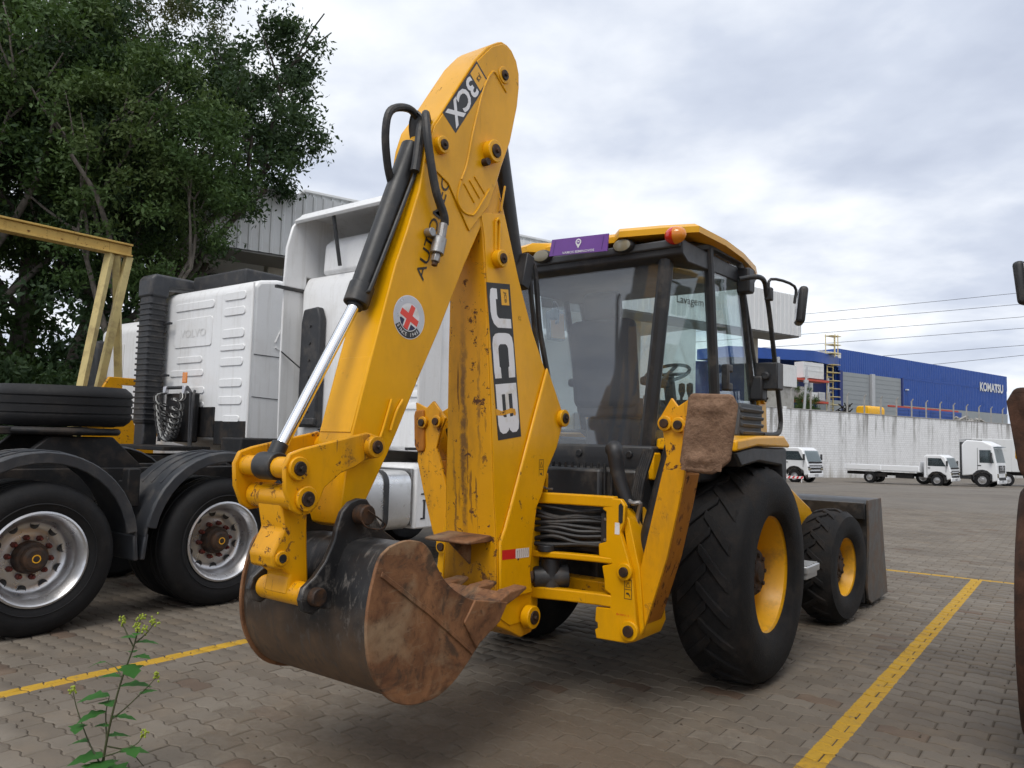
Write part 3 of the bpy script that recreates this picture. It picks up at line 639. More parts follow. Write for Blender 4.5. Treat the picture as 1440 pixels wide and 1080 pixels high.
for k, chh in enumerate('SINCE 1945'):
    if chh == ' ': continue
    a = R(213+k*10.8); p = (uc[0]+.082*math.cos(a), uc[1]-.0016, uc[2]+.082*math.sin(a)); rad = Vector((math.cos(a), 0, math.sin(a)))
    text('ring_letter', chh, 'decal_white', ub, p, Vector((-rad.z, 0, rad.x)), -rad, None, .017, .012)
# ---- hoses at the dipper top, and the valve block hanging on them
MB().tube([(-2.20, -.02, 2.98), (-2.30, -.03, 3.02), (-2.42, -.03, 2.97), (-2.44, -.02, 2.86), (-2.40, .0, 2.72), (-2.34, .02, 2.62)], .019, 10, 6).build('hose', 'hose_rubber', BH)
MB().tube([(-2.19, -.05, 2.98), (-2.25, -.09, 3.0), (-2.275, -.125, 2.90), (-2.265, -.14, 2.78), (-2.225, -.15, 2.62), (-2.17, -.155, 2.52), (-2.155, -.15, 2.47)], .02, 10, 6).build('hose', 'hose_rubber', BH)
MB().tube([(-2.22, -.04, 2.99), (-2.262, -.07, 2.92), (-2.29, -.085, 2.80), (-2.31, -.09, 2.70)], .022, 10, 6).build('hose', 'hose_rubber', BH)
vb = MB().tube([(-2.165, -.15, 2.475), (-2.18, -.15, 2.40)], .022, 10).cyl((-2.185, -.15, 2.40), (-2.205, -.15, 2.32), .034, 12).cyl((-2.205, -.15, 2.32), (-2.215, -.15, 2.28), .022, 6).box((-2.185, -.128, 2.40), (.11, .03, .022), (0, R(20), 0)).cyl((-2.236, -.15, 2.42), (-2.236, -.11, 2.42), .022, 12).build('valve_block', 'steel_grey', BH, .003)
MB().cyl((-2.213, -.15, 2.285), (-2.22, -.15, 2.262), .014, 8).build('valve_nut', 'dark_pin', vb)
# ---- boom ram / dipper ram in front of the boom (seen beyond it against the sky)
r1 = MB().tube([(-1.63, 0, 3.33), (-1.38, 0, 2.42)], .05, 20).build('dipper_ram', 'black_paint', BH, .003)
MB().tube([(-1.67, 0, 3.42), (-1.60, 0, 3.25)], .03, 16).build('ram_rod', 'chrome', r1)
MB().tube([(-1.39, -.085, 2.48), (-1.36, -.085, 2.36), (-1.20, -.085, 1.70)], .014, 8, 4).tube([(-1.385, .06, 2.48), (-1.18, .06, 1.70)], .03, 8).build('ram_pipe', 'black_paint', r1)
MB().box((-1.395, -.02, 2.40), (.07, .17, .20), (0, R(14), 0)).build('ram_bracket', 'black_paint', r1, .006)
r2 = MB().tube([(-1.27, 0, 1.62), (-1.16, 0, .75)], .06, 20).build('boom_ram', 'black_paint', BH, .003)
# hoses running up between the boom and the cab
for (y, dx, r_) in ((-.04, 0, .016), (.02, .03, .012)):
    P = [(-1.26+dx, y+.03, 2.50), (-1.22+dx, y+.02, 2.46), (-1.20+dx, y+.01, 2.30), (-1.18+dx, y, 2.1), (-1.14+dx, y-.03, 1.86), (-1.10+dx, y-.04, 1.65), (-1.08+dx, y, 1.40)]
    MB().tube(P, r_, 8, 5).build('hose', 'hose_rubber', BH)
# ---- king post, rear frame and hoses
def cs(p, k=1.05): return Vector((-4.85, -2.6, 1.45))+(Vector(p)-Vector((-4.85, -2.6, 1.45)))*k   # moves the cab back to its true place behind the arm
kp = MB().prism([(-1.44, .46), (-1.30, .44), (-1.22, .50), (-1.20, 1.15), (-1.30, 1.22), (-1.40, 1.10), (-1.44, .80)], 'y', -.10, .10)
kp.cyl((-1.30, 0, .42), (-1.30, 0, 1.20), .085, 24).build('king_post', 'yellow_paint', BH, .01)
fr = empty('rear_frame'); fr.parent = BH
plate = [(-.533, 1.157), (-.605, 1.154), (-.629, 1.122), (-.626, 1.039), (-.603, .979), (-.672, .79), (-.714, .458), (-.701, .431), (-.646, .412), (-.467, .407), (-.457, .453), (-.475, .463), (-.472, .49), (-.457, .495), (-.462, .573), (-.549, .577), (-.548, .651), (-.512, .669), (-.508, .729), (-.495, .793), (-.554, .809), (-.544, .833), (-.474, .841), (-.472, .908), (-.518, .922), (-.515, 1.081), (-.491, 1.095)]
# side plates with pin bosses, mirrored
for s in (1, -1):
    p_ = MB().prism([(y*s, z) for y, z in plate], 'x', -1.20, -1.165).build('frame_plate', 'yellow_paint', fr, .006)
    MB().prism([(y*s, z) for y, z in ((-.59, 1.10), (-.635, 1.05), (-.70, .80), (-.73, .50), (-.70, .43), (-.66, .42), (-.64, .8))], 'x', -1.165, -.90).build('frame_web', 'yellow_paint', p_, .005)
    for (y, z, r) in ((-.64, .78, .026), (-.672, .482, .03)):
        MB().cyl((-1.20, y*s, z), (-1.222, y*s, z), r*1.7, 18).build('pin_boss', 'yellow_paint', p_, .003)
        MB().cyl((-1.21, y*s, z), (-1.235, y*s, z), r, 16).build('frame_pin', 'dark_pin', p_, .003)
    MB().prism([((-.605+dx)*s, z) for dx, z in ((0, 1.135), (-.014, 1.118), (-.012, 1.035), (0, 1.025), (.012, 1.038), (.012, 1.12))], 'x', -1.203, -1.2).build('lifting_slot', 'black_paint', p_)
    MB().add([(-1.2008, (-.585+a)*s, 1.0+b) for a, b in ((-.014, -.032), (.014, -.032), (.014, .03), (-.014, .03))], [(0, 1, 2, 3)]).build('grease_label', 'decal_white', p_, smooth=0)
warn(fr, (-1.2012, -.655, .69), (0, -1, 0), (0, 0, 1), .022, .05)
text('stamped_number', 'B-W1 1', 'decal_red', fr, (-1.2012, -.625, .555), (0, -1, 0), (0, 0, 1), .07, .010)
for (z0, z1, xo, h0) in ((1.105, 1.165, -1.26, .0), (.808, .842, -1.25, 0), (.582, .645, -1.28, 0)):
    # rails curve out to the king post between the side plates
    for s in (-1, 1):
        P = [(-1.20, s*.56), (-1.205, s*.47), (-1.235, s*.30), (-1.285, s*.12), (-1.30, 0.0)]
        Q = [(x+.055, y) for x, y in P[::-1]]
        MB().prism(P+Q, 'z', z0, z1).build('rail', 'yellow_paint', fr, .008, seg=3)
MB().box((-1.02, 0, 1.02), (.10, 1.2, .14)).box((-1.0, 0, .62), (.12, 1.2, .12)).build('cross_beam', 'yellow_worn', fr, .008)
MB().box((-1.19, -.10, 1.215), (.02, .05, .11)).build('hose_post', 'yellow_paint', fr, .004)
MB().tube([(-1.2, -.02, 1.25), (-1.22, -.06, 1.22), (-1.2, -.11, 1.255)], .006, 6, 5).tube([(-1.22, .0, 1.18), (-1.23, -.06, 1.215), (-1.22, -.14, 1.185), (-1.22, -.18, 1.185)], .007, 6, 5).build('grease_line', 'steel_grey', fr)
rng = random.Random(3)
for k in range(9):
    z = .88+k*.024; y1 = -.46; a = rng.uniform(-.02, .02)
    MB().tube([(-1.25+rng.uniform(-.03, .03), .10, z+a), (-1.27, -.05, z+.01+a), (-1.23, -.20, z+rng.uniform(-.02, .03)), (-1.18, -.33, z+rng.uniform(-.02, .03)), (-1.12, -.45, z+rng.uniform(-.01, .02))], .013, 8, 5).build('hose', 'hose_rubber', fr)
vbk = MB().box((-1.06, -.25, .98), (.06, .50, .28)).build('valve_bank', 'black_paint', fr, .01)
MB().box((-1.165, -.495, .985), (.02, .05, .17)).build('hose_clamp', 'black_plastic', fr, .005)
for z in (.93, 1.04): MB().cyl((-1.172, -.50, z), (-1.182, -.50, z), .009, 6).build('clamp_bolt', 'steel_grey', fr)
MB().cyl((-1.24, -.16, .84), (-1.24, -.16, .875), .05, 18).build('slew_cap', 'black_plastic', fr, .004)
sr = MB().cyl((-1.26, -.09, .69), (-1.13, -.24, .70), .062, 18).cyl((-1.20, -.17, .59), (-1.20, -.17, .80), .055, 18).build('slew_ram', 'black_paint', fr, .005)
MB().cyl((-1.36, -.05, .70), (-1.26, -.10, .695), .036, 16).build('slew_rod', 'rusty_steel', sr)
# ---- stabilisers
def stabiliser(s, dy, tilt, pad):
    def q(y, z): # lean about the bottom pivot
        if not pad: y = -.80+(y+.80)*1.6
        a = tilt; y0, z0 = -.69, .47; c, n = math.cos(a), math.sin(a)
        yy, zz = y-y0, z-z0; return (s*(y0+yy*c-zz*n+dy), z0+yy*n+zz*c)
    leg = [(-.864, 1.694), (-.90, 1.648), (-.962, 1.686), (-.95, 1.55), (-.937, 1.429), (-.941, 1.302), (-.905, 1.12), (-.846, .862), (-.717, .461), (-.688, .425), (-.66, .45), (-.67, .686), (-.745, 1.0), (-.82, 1.322), (-.84, 1.388), (-.817, 1.517), (-.795, 1.583)]
    o = MB().prism([q(*p) for p in leg], 'x', -1.15, -1.128).build('stabiliser_leg', 'yellow_worn', BH, .004)
    o['label'] = 'folded yellow stabiliser leg with a muddy pad' if pad else 'folded yellow stabiliser leg seen between boom and dipper'
    box_ = [(-.941, 1.302), (-.905, 1.12), (-.846, .862), (-.735, .52), (-.70, .47), (-.675, .52), (-.68, .70), (-.755, 1.0), (-.83, 1.31)]
    MB().prism([q(*p) for p in box_], 'x', -1.127, -.955).build('leg_box', 'yellow_rusty', o, .006)
    up_ = [(-.83, 1.31), (-.845, 1.39), (-.82, 1.51), (-.80, 1.57), (-.86, 1.66), (-.90, 1.63), (-.945, 1.65), (-.935, 1.43), (-.94, 1.31)]
    MB().prism([q(*p) for p in up_], 'x', -1.0, -.975).build('rear_cheek', 'yellow_worn', o, .004)
    # crack between the two upper lugs
    for (y, z) in ((-.835, 1.56), (-.912, 1.552)):
        yy, zz = q(y, z)
        MB().cyl((-1.15, yy, zz), (-1.172, yy, zz), .04, 18).build('pin_boss', 'yellow_worn', o, .004)
        MB().cyl((-1.16, yy, zz), (-1.185, yy, zz), .024, 16).build('leg_pin', 'dark_pin', o, .003)
    MB().tube([(-1.04, *q(-.83, 1.52)), (-1.04, *q(-.70, 1.0)), (-1.04, *q(-.62, .70))], [.03, .045, .045], 16).build('leg_ram', 'black_paint', o, .003)
    pd = [(-.995, 1.712), (-1.215, 1.703), (-1.242, 1.65), (-1.205, 1.376), (-1.119, 1.308), (-.965, 1.318), (-.942, 1.366), (-.984, 1.652)]
    if pad:
        p_ = MB().prism([q(*p) for p in pd], 'x', -1.225, -1.19)
        pobj = p_.build('foot_pad', 'mud', o, .02, seg=3)
        from mathutils import noise as mnoise
        nu, nv = 26, 34; V = []
        for j in range(nv+1):
            for i in range(nu+1):
                z = 1.325+(1.69-1.325)*j/nv; l_, r_ = -.955-.035*(z-1.33)/.36, -1.165-.055*(z-1.33)/.36
                y = l_+(r_-l_)*i/nu; yy, zz = q(y, z); e_ = min(i, nu-i)/5.; f_ = min(j, nv-j)/4.
                rim_ = max(0, 1-min(e_, f_)); top_ = math.exp(-((z-1.63)/.03)**2)*.012+math.exp(-((z-1.385)/.022)**2)*.010
                h_ = .009*mnoise.fractal(Vector((y*9, z*9, 3.1)), .8, 2.2, 5)+.007*mnoise.noise(Vector((y*5, z*5, 9)))+top_+.006
                V.append((-1.226-h_*(1-rim_)+.004*rim_, yy, zz))
        F = [(j*(nu+1)+i, j*(nu+1)+i+1, (j+1)*(nu+1)+i+1, (j+1)*(nu+1)+i) for j in range(nv) for i in range(nu)]
        MB().add(V, F).build('mud_cake', 'mud', pobj, smooth=60)
        MB().cyl((-1.19, *q(-1.0, 1.5)), (-1.06, *q(-1.0, 1.5)), .05, 16).box((-1.10, *q(-1.0, 1.5)), (.16, .12, .10)).build('pad_hinge', 'yellow_rusty', o, .006)
    else:
        MB().prism([q(y*.22-.69, z*.7+.44) for y, z in pd], 'x', -1.165, -1.05).build('foot_pad', 'yellow_rusty', o, .012, seg=3)
    return o
stabiliser(1, 0, 0, True); stabiliser(-1, .09, 0.0, False)
MB().tube([(-1.10, -.50, 1.42), (-1.12, -.52, 1.40), (-1.10, -.53, 1.28), (-1.08, -.58, 1.12)], [.05, .055, .045, .035], 12, 5).build('hose_boot', 'black_plastic', BH)
MB().tube([(-1.08, -.56, 1.16), (-1.10, -.62, 1.13), (-1.09, -.66, 1.13), (-1.07, -.64, 1.06), (-1.06, -.62, .98)], .014, 8, 5).build('coupling', 'steel_grey', BH)
for k in range(5):
    y = -.60-.012*k; MB().tube([(-1.02, y-.05, 1.42), (-1.05, y, 1.2), (-1.02, y+.02, .95), (-.98, y+.04, .70)], .014, 8, 5).build('hose', 'hose_rubber', BH)
# ---- chassis, axle, engine hood
MB().box((-.45, 0, .80), (1.0, .62, .42)).prism([(-.95, 1.30), (-.95, .62), (.1, .55), (2.3, .55), (2.4, .75), (2.4, .95), (.2, .98), (.1, 1.32)], 'y', -.33, .33).build('chassis', 'black_paint', BH, .02)
MB().cyl((0, -.62, .672), (0, .62, .672), .13, 20).box((0, 0, .672), (.36, .40, .34)).build('rear_axle', 'hub_dark', BH, .02)
MB().cyl((2.08, -.62, .47), (2.08, .62, .47), .08, 16).box((2.08, 0, .47), (.22, .9, .18)).build('front_axle', 'hub_dark', BH, .02)
MB().prism([(.80, .98), (.80, 1.52), (1.0, 1.55), (2.15, 1.30), (2.42, 1.18), (2.44, .80), (2.2, .78)], 'y', -.36, .36).build('engine_hood', 'yellow_paint', BH, .03, seg=3)
MB().box((-.72, 0, 1.15), (.30, 1.05, .30)).build('tank_box', 'black_paint', BH, .02)
for k in range(12): MB().cyl((-.90, -.42+k*.045, 1.33), (-.895, -.42+k*.045, 1.06), .010, 8).build('control_hose', 'hose_rubber', BH)
# ---- wheels
def tractor_wheel(name, Rr, w_, rim, nlug, ang, hub=.13):
    """industrial tyre with angled bars, lathe centred on the origin, axle along y, outer face towards -y"""
    root = empty(name); hw = w_/2; sh = Rr-.024
    prof = [(rim-.005, -hw*.80), (rim+.03, -hw*.98), (rim+(Rr-rim)*.45, -hw*1.02), (rim+(Rr-rim)*.75, -hw*.98), (sh-.03, -hw*.90), (sh, -hw*.72), (sh+.008, 0), (sh, hw*.72), (sh-.03, hw*.90), (rim+(Rr-rim)*.75, hw*.98), (rim+(Rr-rim)*.45, hw*1.02), (rim+.03, hw*.98), (rim-.005, hw*.80)]
    MB().lathe(prof, n=72).build('tyre', 'tyre_rubber', root, smooth=50)
    mb = MB()
    for s in (-1, 1):
        for k in range(nlug):
            a0 = 2*math.pi*(k+(.5 if s > 0 else 0))/nlug
            secs = []
            for (t, rr, half) in ((.0, Rr, .30), (.25, Rr+.002, .32), (.55, Rr-.002, .34), (.80, Rr-.012, .38), (.97, Rr-.05, .40), (1.03, Rr-.10, .34)):
                y = s*(-.03+t*(hw+.004)); a = a0+t*ang/ Rr*hw; hA = half*math.pi/nlug
                secs.append([(a-hA, rr, y), (a+hA, rr, y), (a+hA*1.15, rr-.05, y*(.96 if t > .9 else 1)), (a-hA*1.15, rr-.05, y*(.96 if t > .9 else 1))])
            V = [(r_*math.cos(a), y, r_*math.sin(a)) for sct in secs for a, r_, y in sct]; F = []
            for i in range(len(secs)-1):
                for j in range(4): F.append((i*4+j, i*4+(j+1) % 4, i*4+4+(j+1) % 4, i*4+4+j))
            F += [(0, 1, 2, 3), tuple(len(V)-4+j for j in (3, 2, 1, 0))]
            mb.add(V, F)
    tr_ = mb.build('tread_bars', 'tyre_rubber', root, .006, smooth=30); tr_['kind'] = 'stuff'
    rp = [(rim+.012, -hw*.86), (rim+.016, -hw*.80), (rim-.012, -hw*.72), (rim-.03, -hw*.45), (rim-.05, -hw*.2), (rim-.055, .0), (rim-.10, .03), (rim-.14, .015), (hub+.05, -.02), (hub, -.03)]
    r_ = MB().lathe(rp, n=56).build('rim', 'rim_yellow', root, smooth=40)
    MB().lathe([(hub+.055, -.02), (hub+.05, -.045), (hub, -.05), (hub*.97, -hw*.40), (hub*.9, -hw*.46), (hub*.45, -hw*.48), (hub*.4, -hw*.56), (0.001, -hw*.57)], n=32).build('hub', 'hub_dark', root, .003)
    for k in range(8):
        a = 2*math.pi*k/8; MB().cyl(((hub*.72)*math.cos(a), -hw*.44, hub*.72*math.sin(a)), ((hub*.72)*math.cos(a), -hw*.53, hub*.72*math.sin(a)), .014, 6).build('wheel_nut', 'hub_dark', root)
    return root
rw = tractor_wheel('rear_wheel', .672, .43, .36, 20, 1.15, .145); rw.parent = BH; rw.location = (0, -.825, .668)
l = copy_tree(rw, BH); l.location = (0, .825, .668); l.rotation_euler = (0, 0, math.pi)
fwh = tractor_wheel('front_wheel', .475, .31, .245, 18, .9, .105); fwh.parent = BH; fwh.location = (2.08, -.83, .47); fwh.rotation_euler = (0, 0, R(-6))
l = copy_tree(fwh, BH); l.location = (2.08, .83, .47); l.rotation_euler = (0, 0, R(174))
# ---- rear mudguards
for s in (1, -1):
    m_ = MB().prism([(-.62, 1.485), (-.30, 1.512), (.22, 1.525), (.33, 1.475), (.335, 1.45), (-.28, 1.455), (-.63, 1.42)], 'y', s*-1.02, s*-.52).build('mudguard', 'yellow_paint', BH, .02, seg=3)
    MB().prism([(-.60, 1.415), (-.28, 1.45), (.33, 1.448), (.34, 1.10), (.26, 1.12), (.22, 1.33), (-.20, 1.36), (-.50, 1.33)], 'y', s*-1.0, s*-.54).build('guard_skirt', 'black_plastic', m_, .015)
# ---- cab
cab = empty('cab'); cab.parent = BH
def post(P, r, name='post', mat='black_paint'): return MB().tube(P, r, 10).build(name, mat, cab, .003)
RB, RT = cs((-.85, -.572, 1.40)), cs((-.85, -.690, 2.56))
BB, BT = cs((-.375, -.80, 1.50)), cs((-.535, -.80, 2.65))
AB, AT = cs((.315, -.80, 1.52)), cs((-.035, -.80, 2.66))
FB, FT = cs((.62, -.76, 1.52)), cs((.10, -.76, 2.64))
def mir(v): return Vector((v.x, -v.y, v.z))
for f in (lambda v: v, mir):
    post([f(RB), f(RT)], .046); post([f(BB), f(BT)], .034); post([f(AB), f(AT)], .026); post([f(FB), f(FT)], .020)
    MB().tube([f(RB)+Vector((.0, 0, .02)), f(BB), f(AB), f(FB)], .035, 8).build('sill', 'black_paint', cab)
    MB().tube([f(RT), f(BT), f(AT), f(FT)], .04, 8).build('head_rail', 'black_paint', cab)
    def pane(name, a, b, c, d, mat, inset=.0, th=.005):
        n_ = (b-a).cross(d-a).normalized()*th
        return MB().add([a-n_, b-n_, c-n_, d-n_, a+n_, b+n_, c+n_, d+n_], [(0, 1, 2, 3), (4, 7, 6, 5), (0, 4, 5, 1), (1, 5, 6, 2), (2, 6, 7, 3), (3, 7, 4, 0)]).build(name, mat, cab, smooth=0)
    pane('quarter_glass', f(RB), f(BB), f(BT), f(RT), 'glass_side')
    pane('door_glass', f(BB), f(AB), f(AT), f(BT), 'glass_side')
    pane('front_glass', f(AB), f(FB), f(FT), f(AT), 'glass_side')
pane('rear_glass', RB, mir(RB), mir(RT), RT, 'glass_rear')
pane('windscreen', FB, mir(FB), mir(FT), FT, 'glass_side')
MB().tube([RT, mir(RT)], .05, 8).tube([FT, mir(FT)], .04, 8).tube([FB, mir(FB)], .04, 8).build('head_rail', 'black_paint', cab)
rp_ = MB().prism([(RB.x-.06, 1.44), (RB.x-.08, 1.36), (RB.x-.05, 1.24), (RB.x+.06, 1.24), (RB.x+.06, 1.44)], 'y', -.54, .54).build('rear_sill', 'black_plastic', cab, .015)
for y in (-.40, -.05, .3): MB().cyl((RB.x-.075, y, 1.385), (RB.x-.092, y, 1.385), .022, 12).build('sill_plug', 'black_paint', rp_, .004)
MB().box((RB.x-.02, -.52, 1.32), (.10, .07, .16)).build('corner_bracket', 'yellow_paint', cab, .01)
# lower body sides with louvres
for s in (-1, 1):
    lv = MB().prism([(-.10, 1.52), (.33, 1.52), (.36, 1.73), (-.05, 1.73)], 'y', s*-.83, s*-.80).build('side_panel', 'grey_plastic', cab, .008)
    for k in range(4): MB().box((.13, s*-.835, 1.545+k*.048), (.38, .035, .022), (s*R(25), 0, 0)).build('louvre', 'grey_plastic', lv, .003)
    MB().box((.0, s*-.62, 1.36), (1.1, .30, .26)).build('side_tank', 'black_paint', cab, .02)
MB().box((.0, 0, 1.36), (1.15, 1.2, .12)).build('cab_floor', 'black_plastic', cab, .01)
# roof: stepped yellow cap over a black surround
plan = [(-.99, -.45), (-.93, -.70), (-.86, -.885), (-.50, -.90), (-.14, -.875), (.25, -.815), (.50, -.74), (.72, -.60), (.78, 0)]
def roof_pt(x, y, z): return cs((x, y, z))
rear_c = [(-.90, -.37), (-.905, -.33)]
ring = rear_c[::-1]+plan; ring = ring+[(x, -y) for x, y in ring[::-1] if y != 0]
rim_lo = [roof_pt(x, y, 2.625) for x, y in ring]; rim_hi = [roof_pt(x*.985, y*.985, 2.685) for x, y in ring]
cx0 = sum((p.x for p in rim_hi))/len(rim_hi)
# mirrored copy keeps the roof symmetric about the machine axis
h_ = len(ring)//2+1
def symm(Q):
    return Q
half = rear_c[::-1]+plan
def loop(z, inset, zc=0.):
    P = []
    for x, y in half:
        p = roof_pt(x, y, z); P.append(p)
    C_ = Vector((-.1, 0, 0)); P = [Vector((C_.x+(p.x-C_.x)*(1-inset), min(0, p.y)*(1-inset), p.z+zc)) for p in P]
    P[-1].y = 0
    return P+[mir(p) for p in P[-2::-1]]
loops = [loop(2.638, .03), loop(2.638, 0), loop(2.672, -.004), loop(2.698, .05), loop(2.72, .25), loop(2.73, .6)]
nl_ = len(loops[0]); V = [p for lp in loops for p in lp]; F = []
for i in range(len(loops)-1):
    for k in range(nl_): F.append((i*nl_+k, i*nl_+(k+1) % nl_, (i+1)*nl_+(k+1) % nl_, (i+1)*nl_+k))
F += [tuple(range((len(loops)-1)*nl_, len(loops)*nl_)), tuple(range(nl_-1, -1, -1))]
rf = MB().add(V, F).build('roof', 'yellow_roof', cab, smooth=30)
xr = cs((-.93, 0, 2.6)).x
MB().prism([(xr+.02, 2.66), (xr+.02, 2.57), (xr+.10, 2.53), (xr+.6, 2.55), (xr+1.2, 2.57), (xr+1.3, 2.66)], 'y', -.72, .72).build('roof_surround', 'black_plastic', rf, .01)
MB().box((xr+.55, 0, 2.635), (1.1, 1.42, .05)).build('headliner', 'grey_plastic', rf, .01)
lampx = cs((-.97, 0, 2.6)).x-.02
for (y, z) in ((.115, 2.605), (-.455, 2.597)):
    p = cs((-.965, y, z)); p = Vector((p.x+.0, p.y, p.z))
    lm = MB().lathe([(.001, .0), (.058, 0), (.07, -.015), (.07, -.05), (.05, -.07), (.001, -.08)][::-1], p, 'x', 24); lm.v = [(p.x-(a-p.x), p.y+(b-p.y)*1.0, p.z+(c-p.z)*.62) for a, b, c in lm.v]
    lo = lm.build('work_lamp', 'black_plastic', cab, smooth=40)
    ln = MB().lathe([(.001, -.006), (.04, -.005), (.059, 0)], p, 'x', 24); ln.v = [(a-.001, b, p.z+(c-p.z)*.62) for a, b, c in ln.v]
    ln.build('lamp_lens', 'lens_clear', lo)
    MB().box((p.x+.05, p.y, p.z+.01), (.06, .05, .04)).build('lamp_bracket', 'black_plastic', lo, .005)
sa, sb, sc_, sd_ = cs((-.985, .0, 2.680)), cs((-.985, -.395, 2.664)), cs((-.985, -.387, 2.562)), cs((-.985, .02, 2.580))
stk = MB().add([p+Vector((dx, 0, 0)) for dx in (-.03, -.022) for p in (sa, sb, sc_, sd_)], [(0, 1, 2, 3), (7, 6, 5, 4), (0, 4, 5, 1), (1, 5, 6, 2), (2, 6, 7, 3), (3, 7, 4, 0)]).build('roof_sticker', 'decal_purple', cab, smooth=0, label='purple sticker with a white location pin on the roof edge')
cst = (sa+sb+sc_+sd_)/4+Vector((-.032, 0, 0)); xd_ = (sb-sa).normalized(); yd_ = (sa-sd_).normalized(); yd_ = (yd_-xd_*yd_.dot(xd_)).normalized()
text('sticker_text', 'VAMOS SEMINOVOS', 'decal_white', stk, cst-yd_*.040-xd_*.0, xd_, yd_, .235, .016, .012)
mbp = MB(); pc_ = cst+yd_*.020; nn_ = xd_.cross(yd_)
P_ = []
for k in range(25):
    a = R(-40+260*k/24); P_.append(pc_+(xd_*math.cos(a)+yd_*math.sin(a))*.021+nn_*.001)
P_.append(pc_-yd_*.040+nn_*.001); mbp.add(P_, [tuple(range(len(P_)))]); mbp.build('pin_mark', 'decal_white', stk, smooth=0)
MB().add([pc_+(xd_*math.cos(R(30*k))+yd_*math.sin(R(30*k)))*.013+nn_*.0016 for k in range(12)], [tuple(range(12))]).build('pin_hole', 'decal_purple', stk, smooth=0)
MB().add([pc_+xd_*a+yd_*b+nn_*.002 for a, b in ((-.008, -.002), (.008, -.002), (.006, .005), (-.006, .005))], [(0, 1, 2, 3)]).build('car_mark', 'decal_white', stk, smooth=0)
for t_ in (.07, .93): MB().add([sa+(sb-sa)*t_+(sd_-sa)*u+xd_*q_+Vector((-.032, 0, 0)) for u, q_ in ((.1, -.001), (.1, .001), (.9, .001), (.9, -.001))], [(0, 1, 2, 3)]).build('sticker_fold', 'decal_navy', stk, smooth=0)
bc = cs((-.93, -.785, 2.612))+Vector((-.02, 0, 0))
bl = MB().lathe([(.001, .03), (.04, .03), (.05, .0), (.001, 0)], bc, 'x', 20).build('tail_lamp', 'black_plastic', cab)
def half_lens(s, mat):
    V = []; F = []; nu, nv = 10, 8
    for i in range(nu+1):
        for j in range(nv+1):
            a = R(-90+180*i/nu); b = R(90*j/nv)
            V.append((bc.x-.055*math.cos(b), bc.y+s*.068*math.sin(b)*math.cos(a), bc.z+.053*math.sin(b)*math.sin(a)))
    for i in range(nu):
        for j in range(nv): F.append((i*(nv+1)+j, (i+1)*(nv+1)+j, (i+1)*(nv+1)+j+1, i*(nv+1)+j+1))
    MB().add(V, F).build('lamp_lens', mat, bl, smooth=60)
half_lens(1, 'lens_red'); half_lens(-1, 'lens_amber')
# hinges, door handle, handrail, mirrors
for (x, z) in ((-.01, 2.52), (.24, 1.84)):
    p = cs((x, -.84, z)); MB().box(p, (.10, .09, .17)).box(p+Vector((.05, -.02, 0)), (.03, .05, .15)).build('door_hinge', 'black_plastic', cab, .012)
p = cs((-.36, -.83, 1.87)); MB().box(p+Vector((.05, 0, 0)), (.03, .05, .17)).box(p+Vector((.085, 0, .06)), (.07, .05, .05)).box(p+Vector((.085, 0, -.06)), (.07, .05, .05)).build('door_handle', 'black_plastic', cab, .01)
hr = [cs(p) for p in ((-.18, -.86, 2.50), (-.08, -.94, 2.525), (.03, -.95, 2.515), (.075, -.95, 2.43), (.133, -.95, 2.317), (.25, -.95, 1.99), (.345, -.95, 1.70), (.36, -.95, 1.60), (.29, -.95, 1.54), (.10, -.92, 1.53))]
MB().tube(hr, .017, 10, 4).build('handrail', 'black_paint', cab)
for s in (-1, 1):
    mr = empty('mirror'); mr.parent = cab
    a, b, c_ = (Vector((q_[0], q_[1]*-s, q_[2])) for q_ in (cs((.09, -.96, 2.44)), cs((.10, -.97, 2.54)), cs((.30, -1.06, 2.52))))
    d_ = c_+Vector((0, 0, -.12))
    MB().tube([a, b, c_, d_], .010, 8, 4).build('mirror_arm', 'black_paint', mr)
    MB().box(a+Vector((0, 0, .0)), (.05, .05, .09)).build('mirror_clamp', 'black_plastic', mr, .008)
    q_ = d_+Vector((.02, s*.04, -.02))
    MB().box(q_, (.06, .175, .26), (0, R(6), R(s*68))).build('mirror_head', 'black_plastic', mr, .025, seg=3)
    MB().box(q_+Vector((-.0315*.37, -s*.0315*.93, 0)), (.003, .14, .22), (0, R(6), R(s*68))).build('mirror_glass', 'chrome', mr, .001)
rb = cs((.28, -.90, 1.92)); MB().box(rb, (.13, .16, .19)).cyl(rb+Vector((-.07, 0, 0)), rb+Vector((-.09, 0, 0)), .03, 14).build('side_lamp', 'black_plastic', cab, .015)
# interior: seat, steering wheel, levers
se = empty('seat'); se.parent = BH
def cushion(c, d, rot=(0, 0, 0), nm='cushion'): return MB().box(c, d, rot).build(nm, 'seat_fabric', se, .06, seg=4)
cushion((-.18, .10, 2.0), (.14, .50, .62), (0, R(-8), 0), 'backrest'); cushion((-.22, .10, 2.40), (.10, .30, .20), (0, R(-8), 0), 'headrest'); cushion((.08, .10, 1.70), (.50, .50, .14), (0, 0, 0))
MB().box((.06, .10, 1.52), (.36, .36, .22)).build('seat_base', 'black_plastic', se, .02)
for s in (-1, 1): MB().box((.02, .10+s*.29, 1.88), (.34, .07, .06)).build('armrest', 'seat_fabric', se, .02)
st = MB().lathe([(.17+.014*math.cos(a), .014*math.sin(a)) for a in [R(45*k) for k in range(8)]], (0, 0, 0), 'z', 32, True).box((0, 0, -.01), (.33, .03, .015)).box((0, 0, -.01), (.03, .33, .015)).build('steering_wheel', 'black_plastic', BH)
st.location = (.62, 0, 2.0); st.rotation_euler = (0, R(-28), 0)
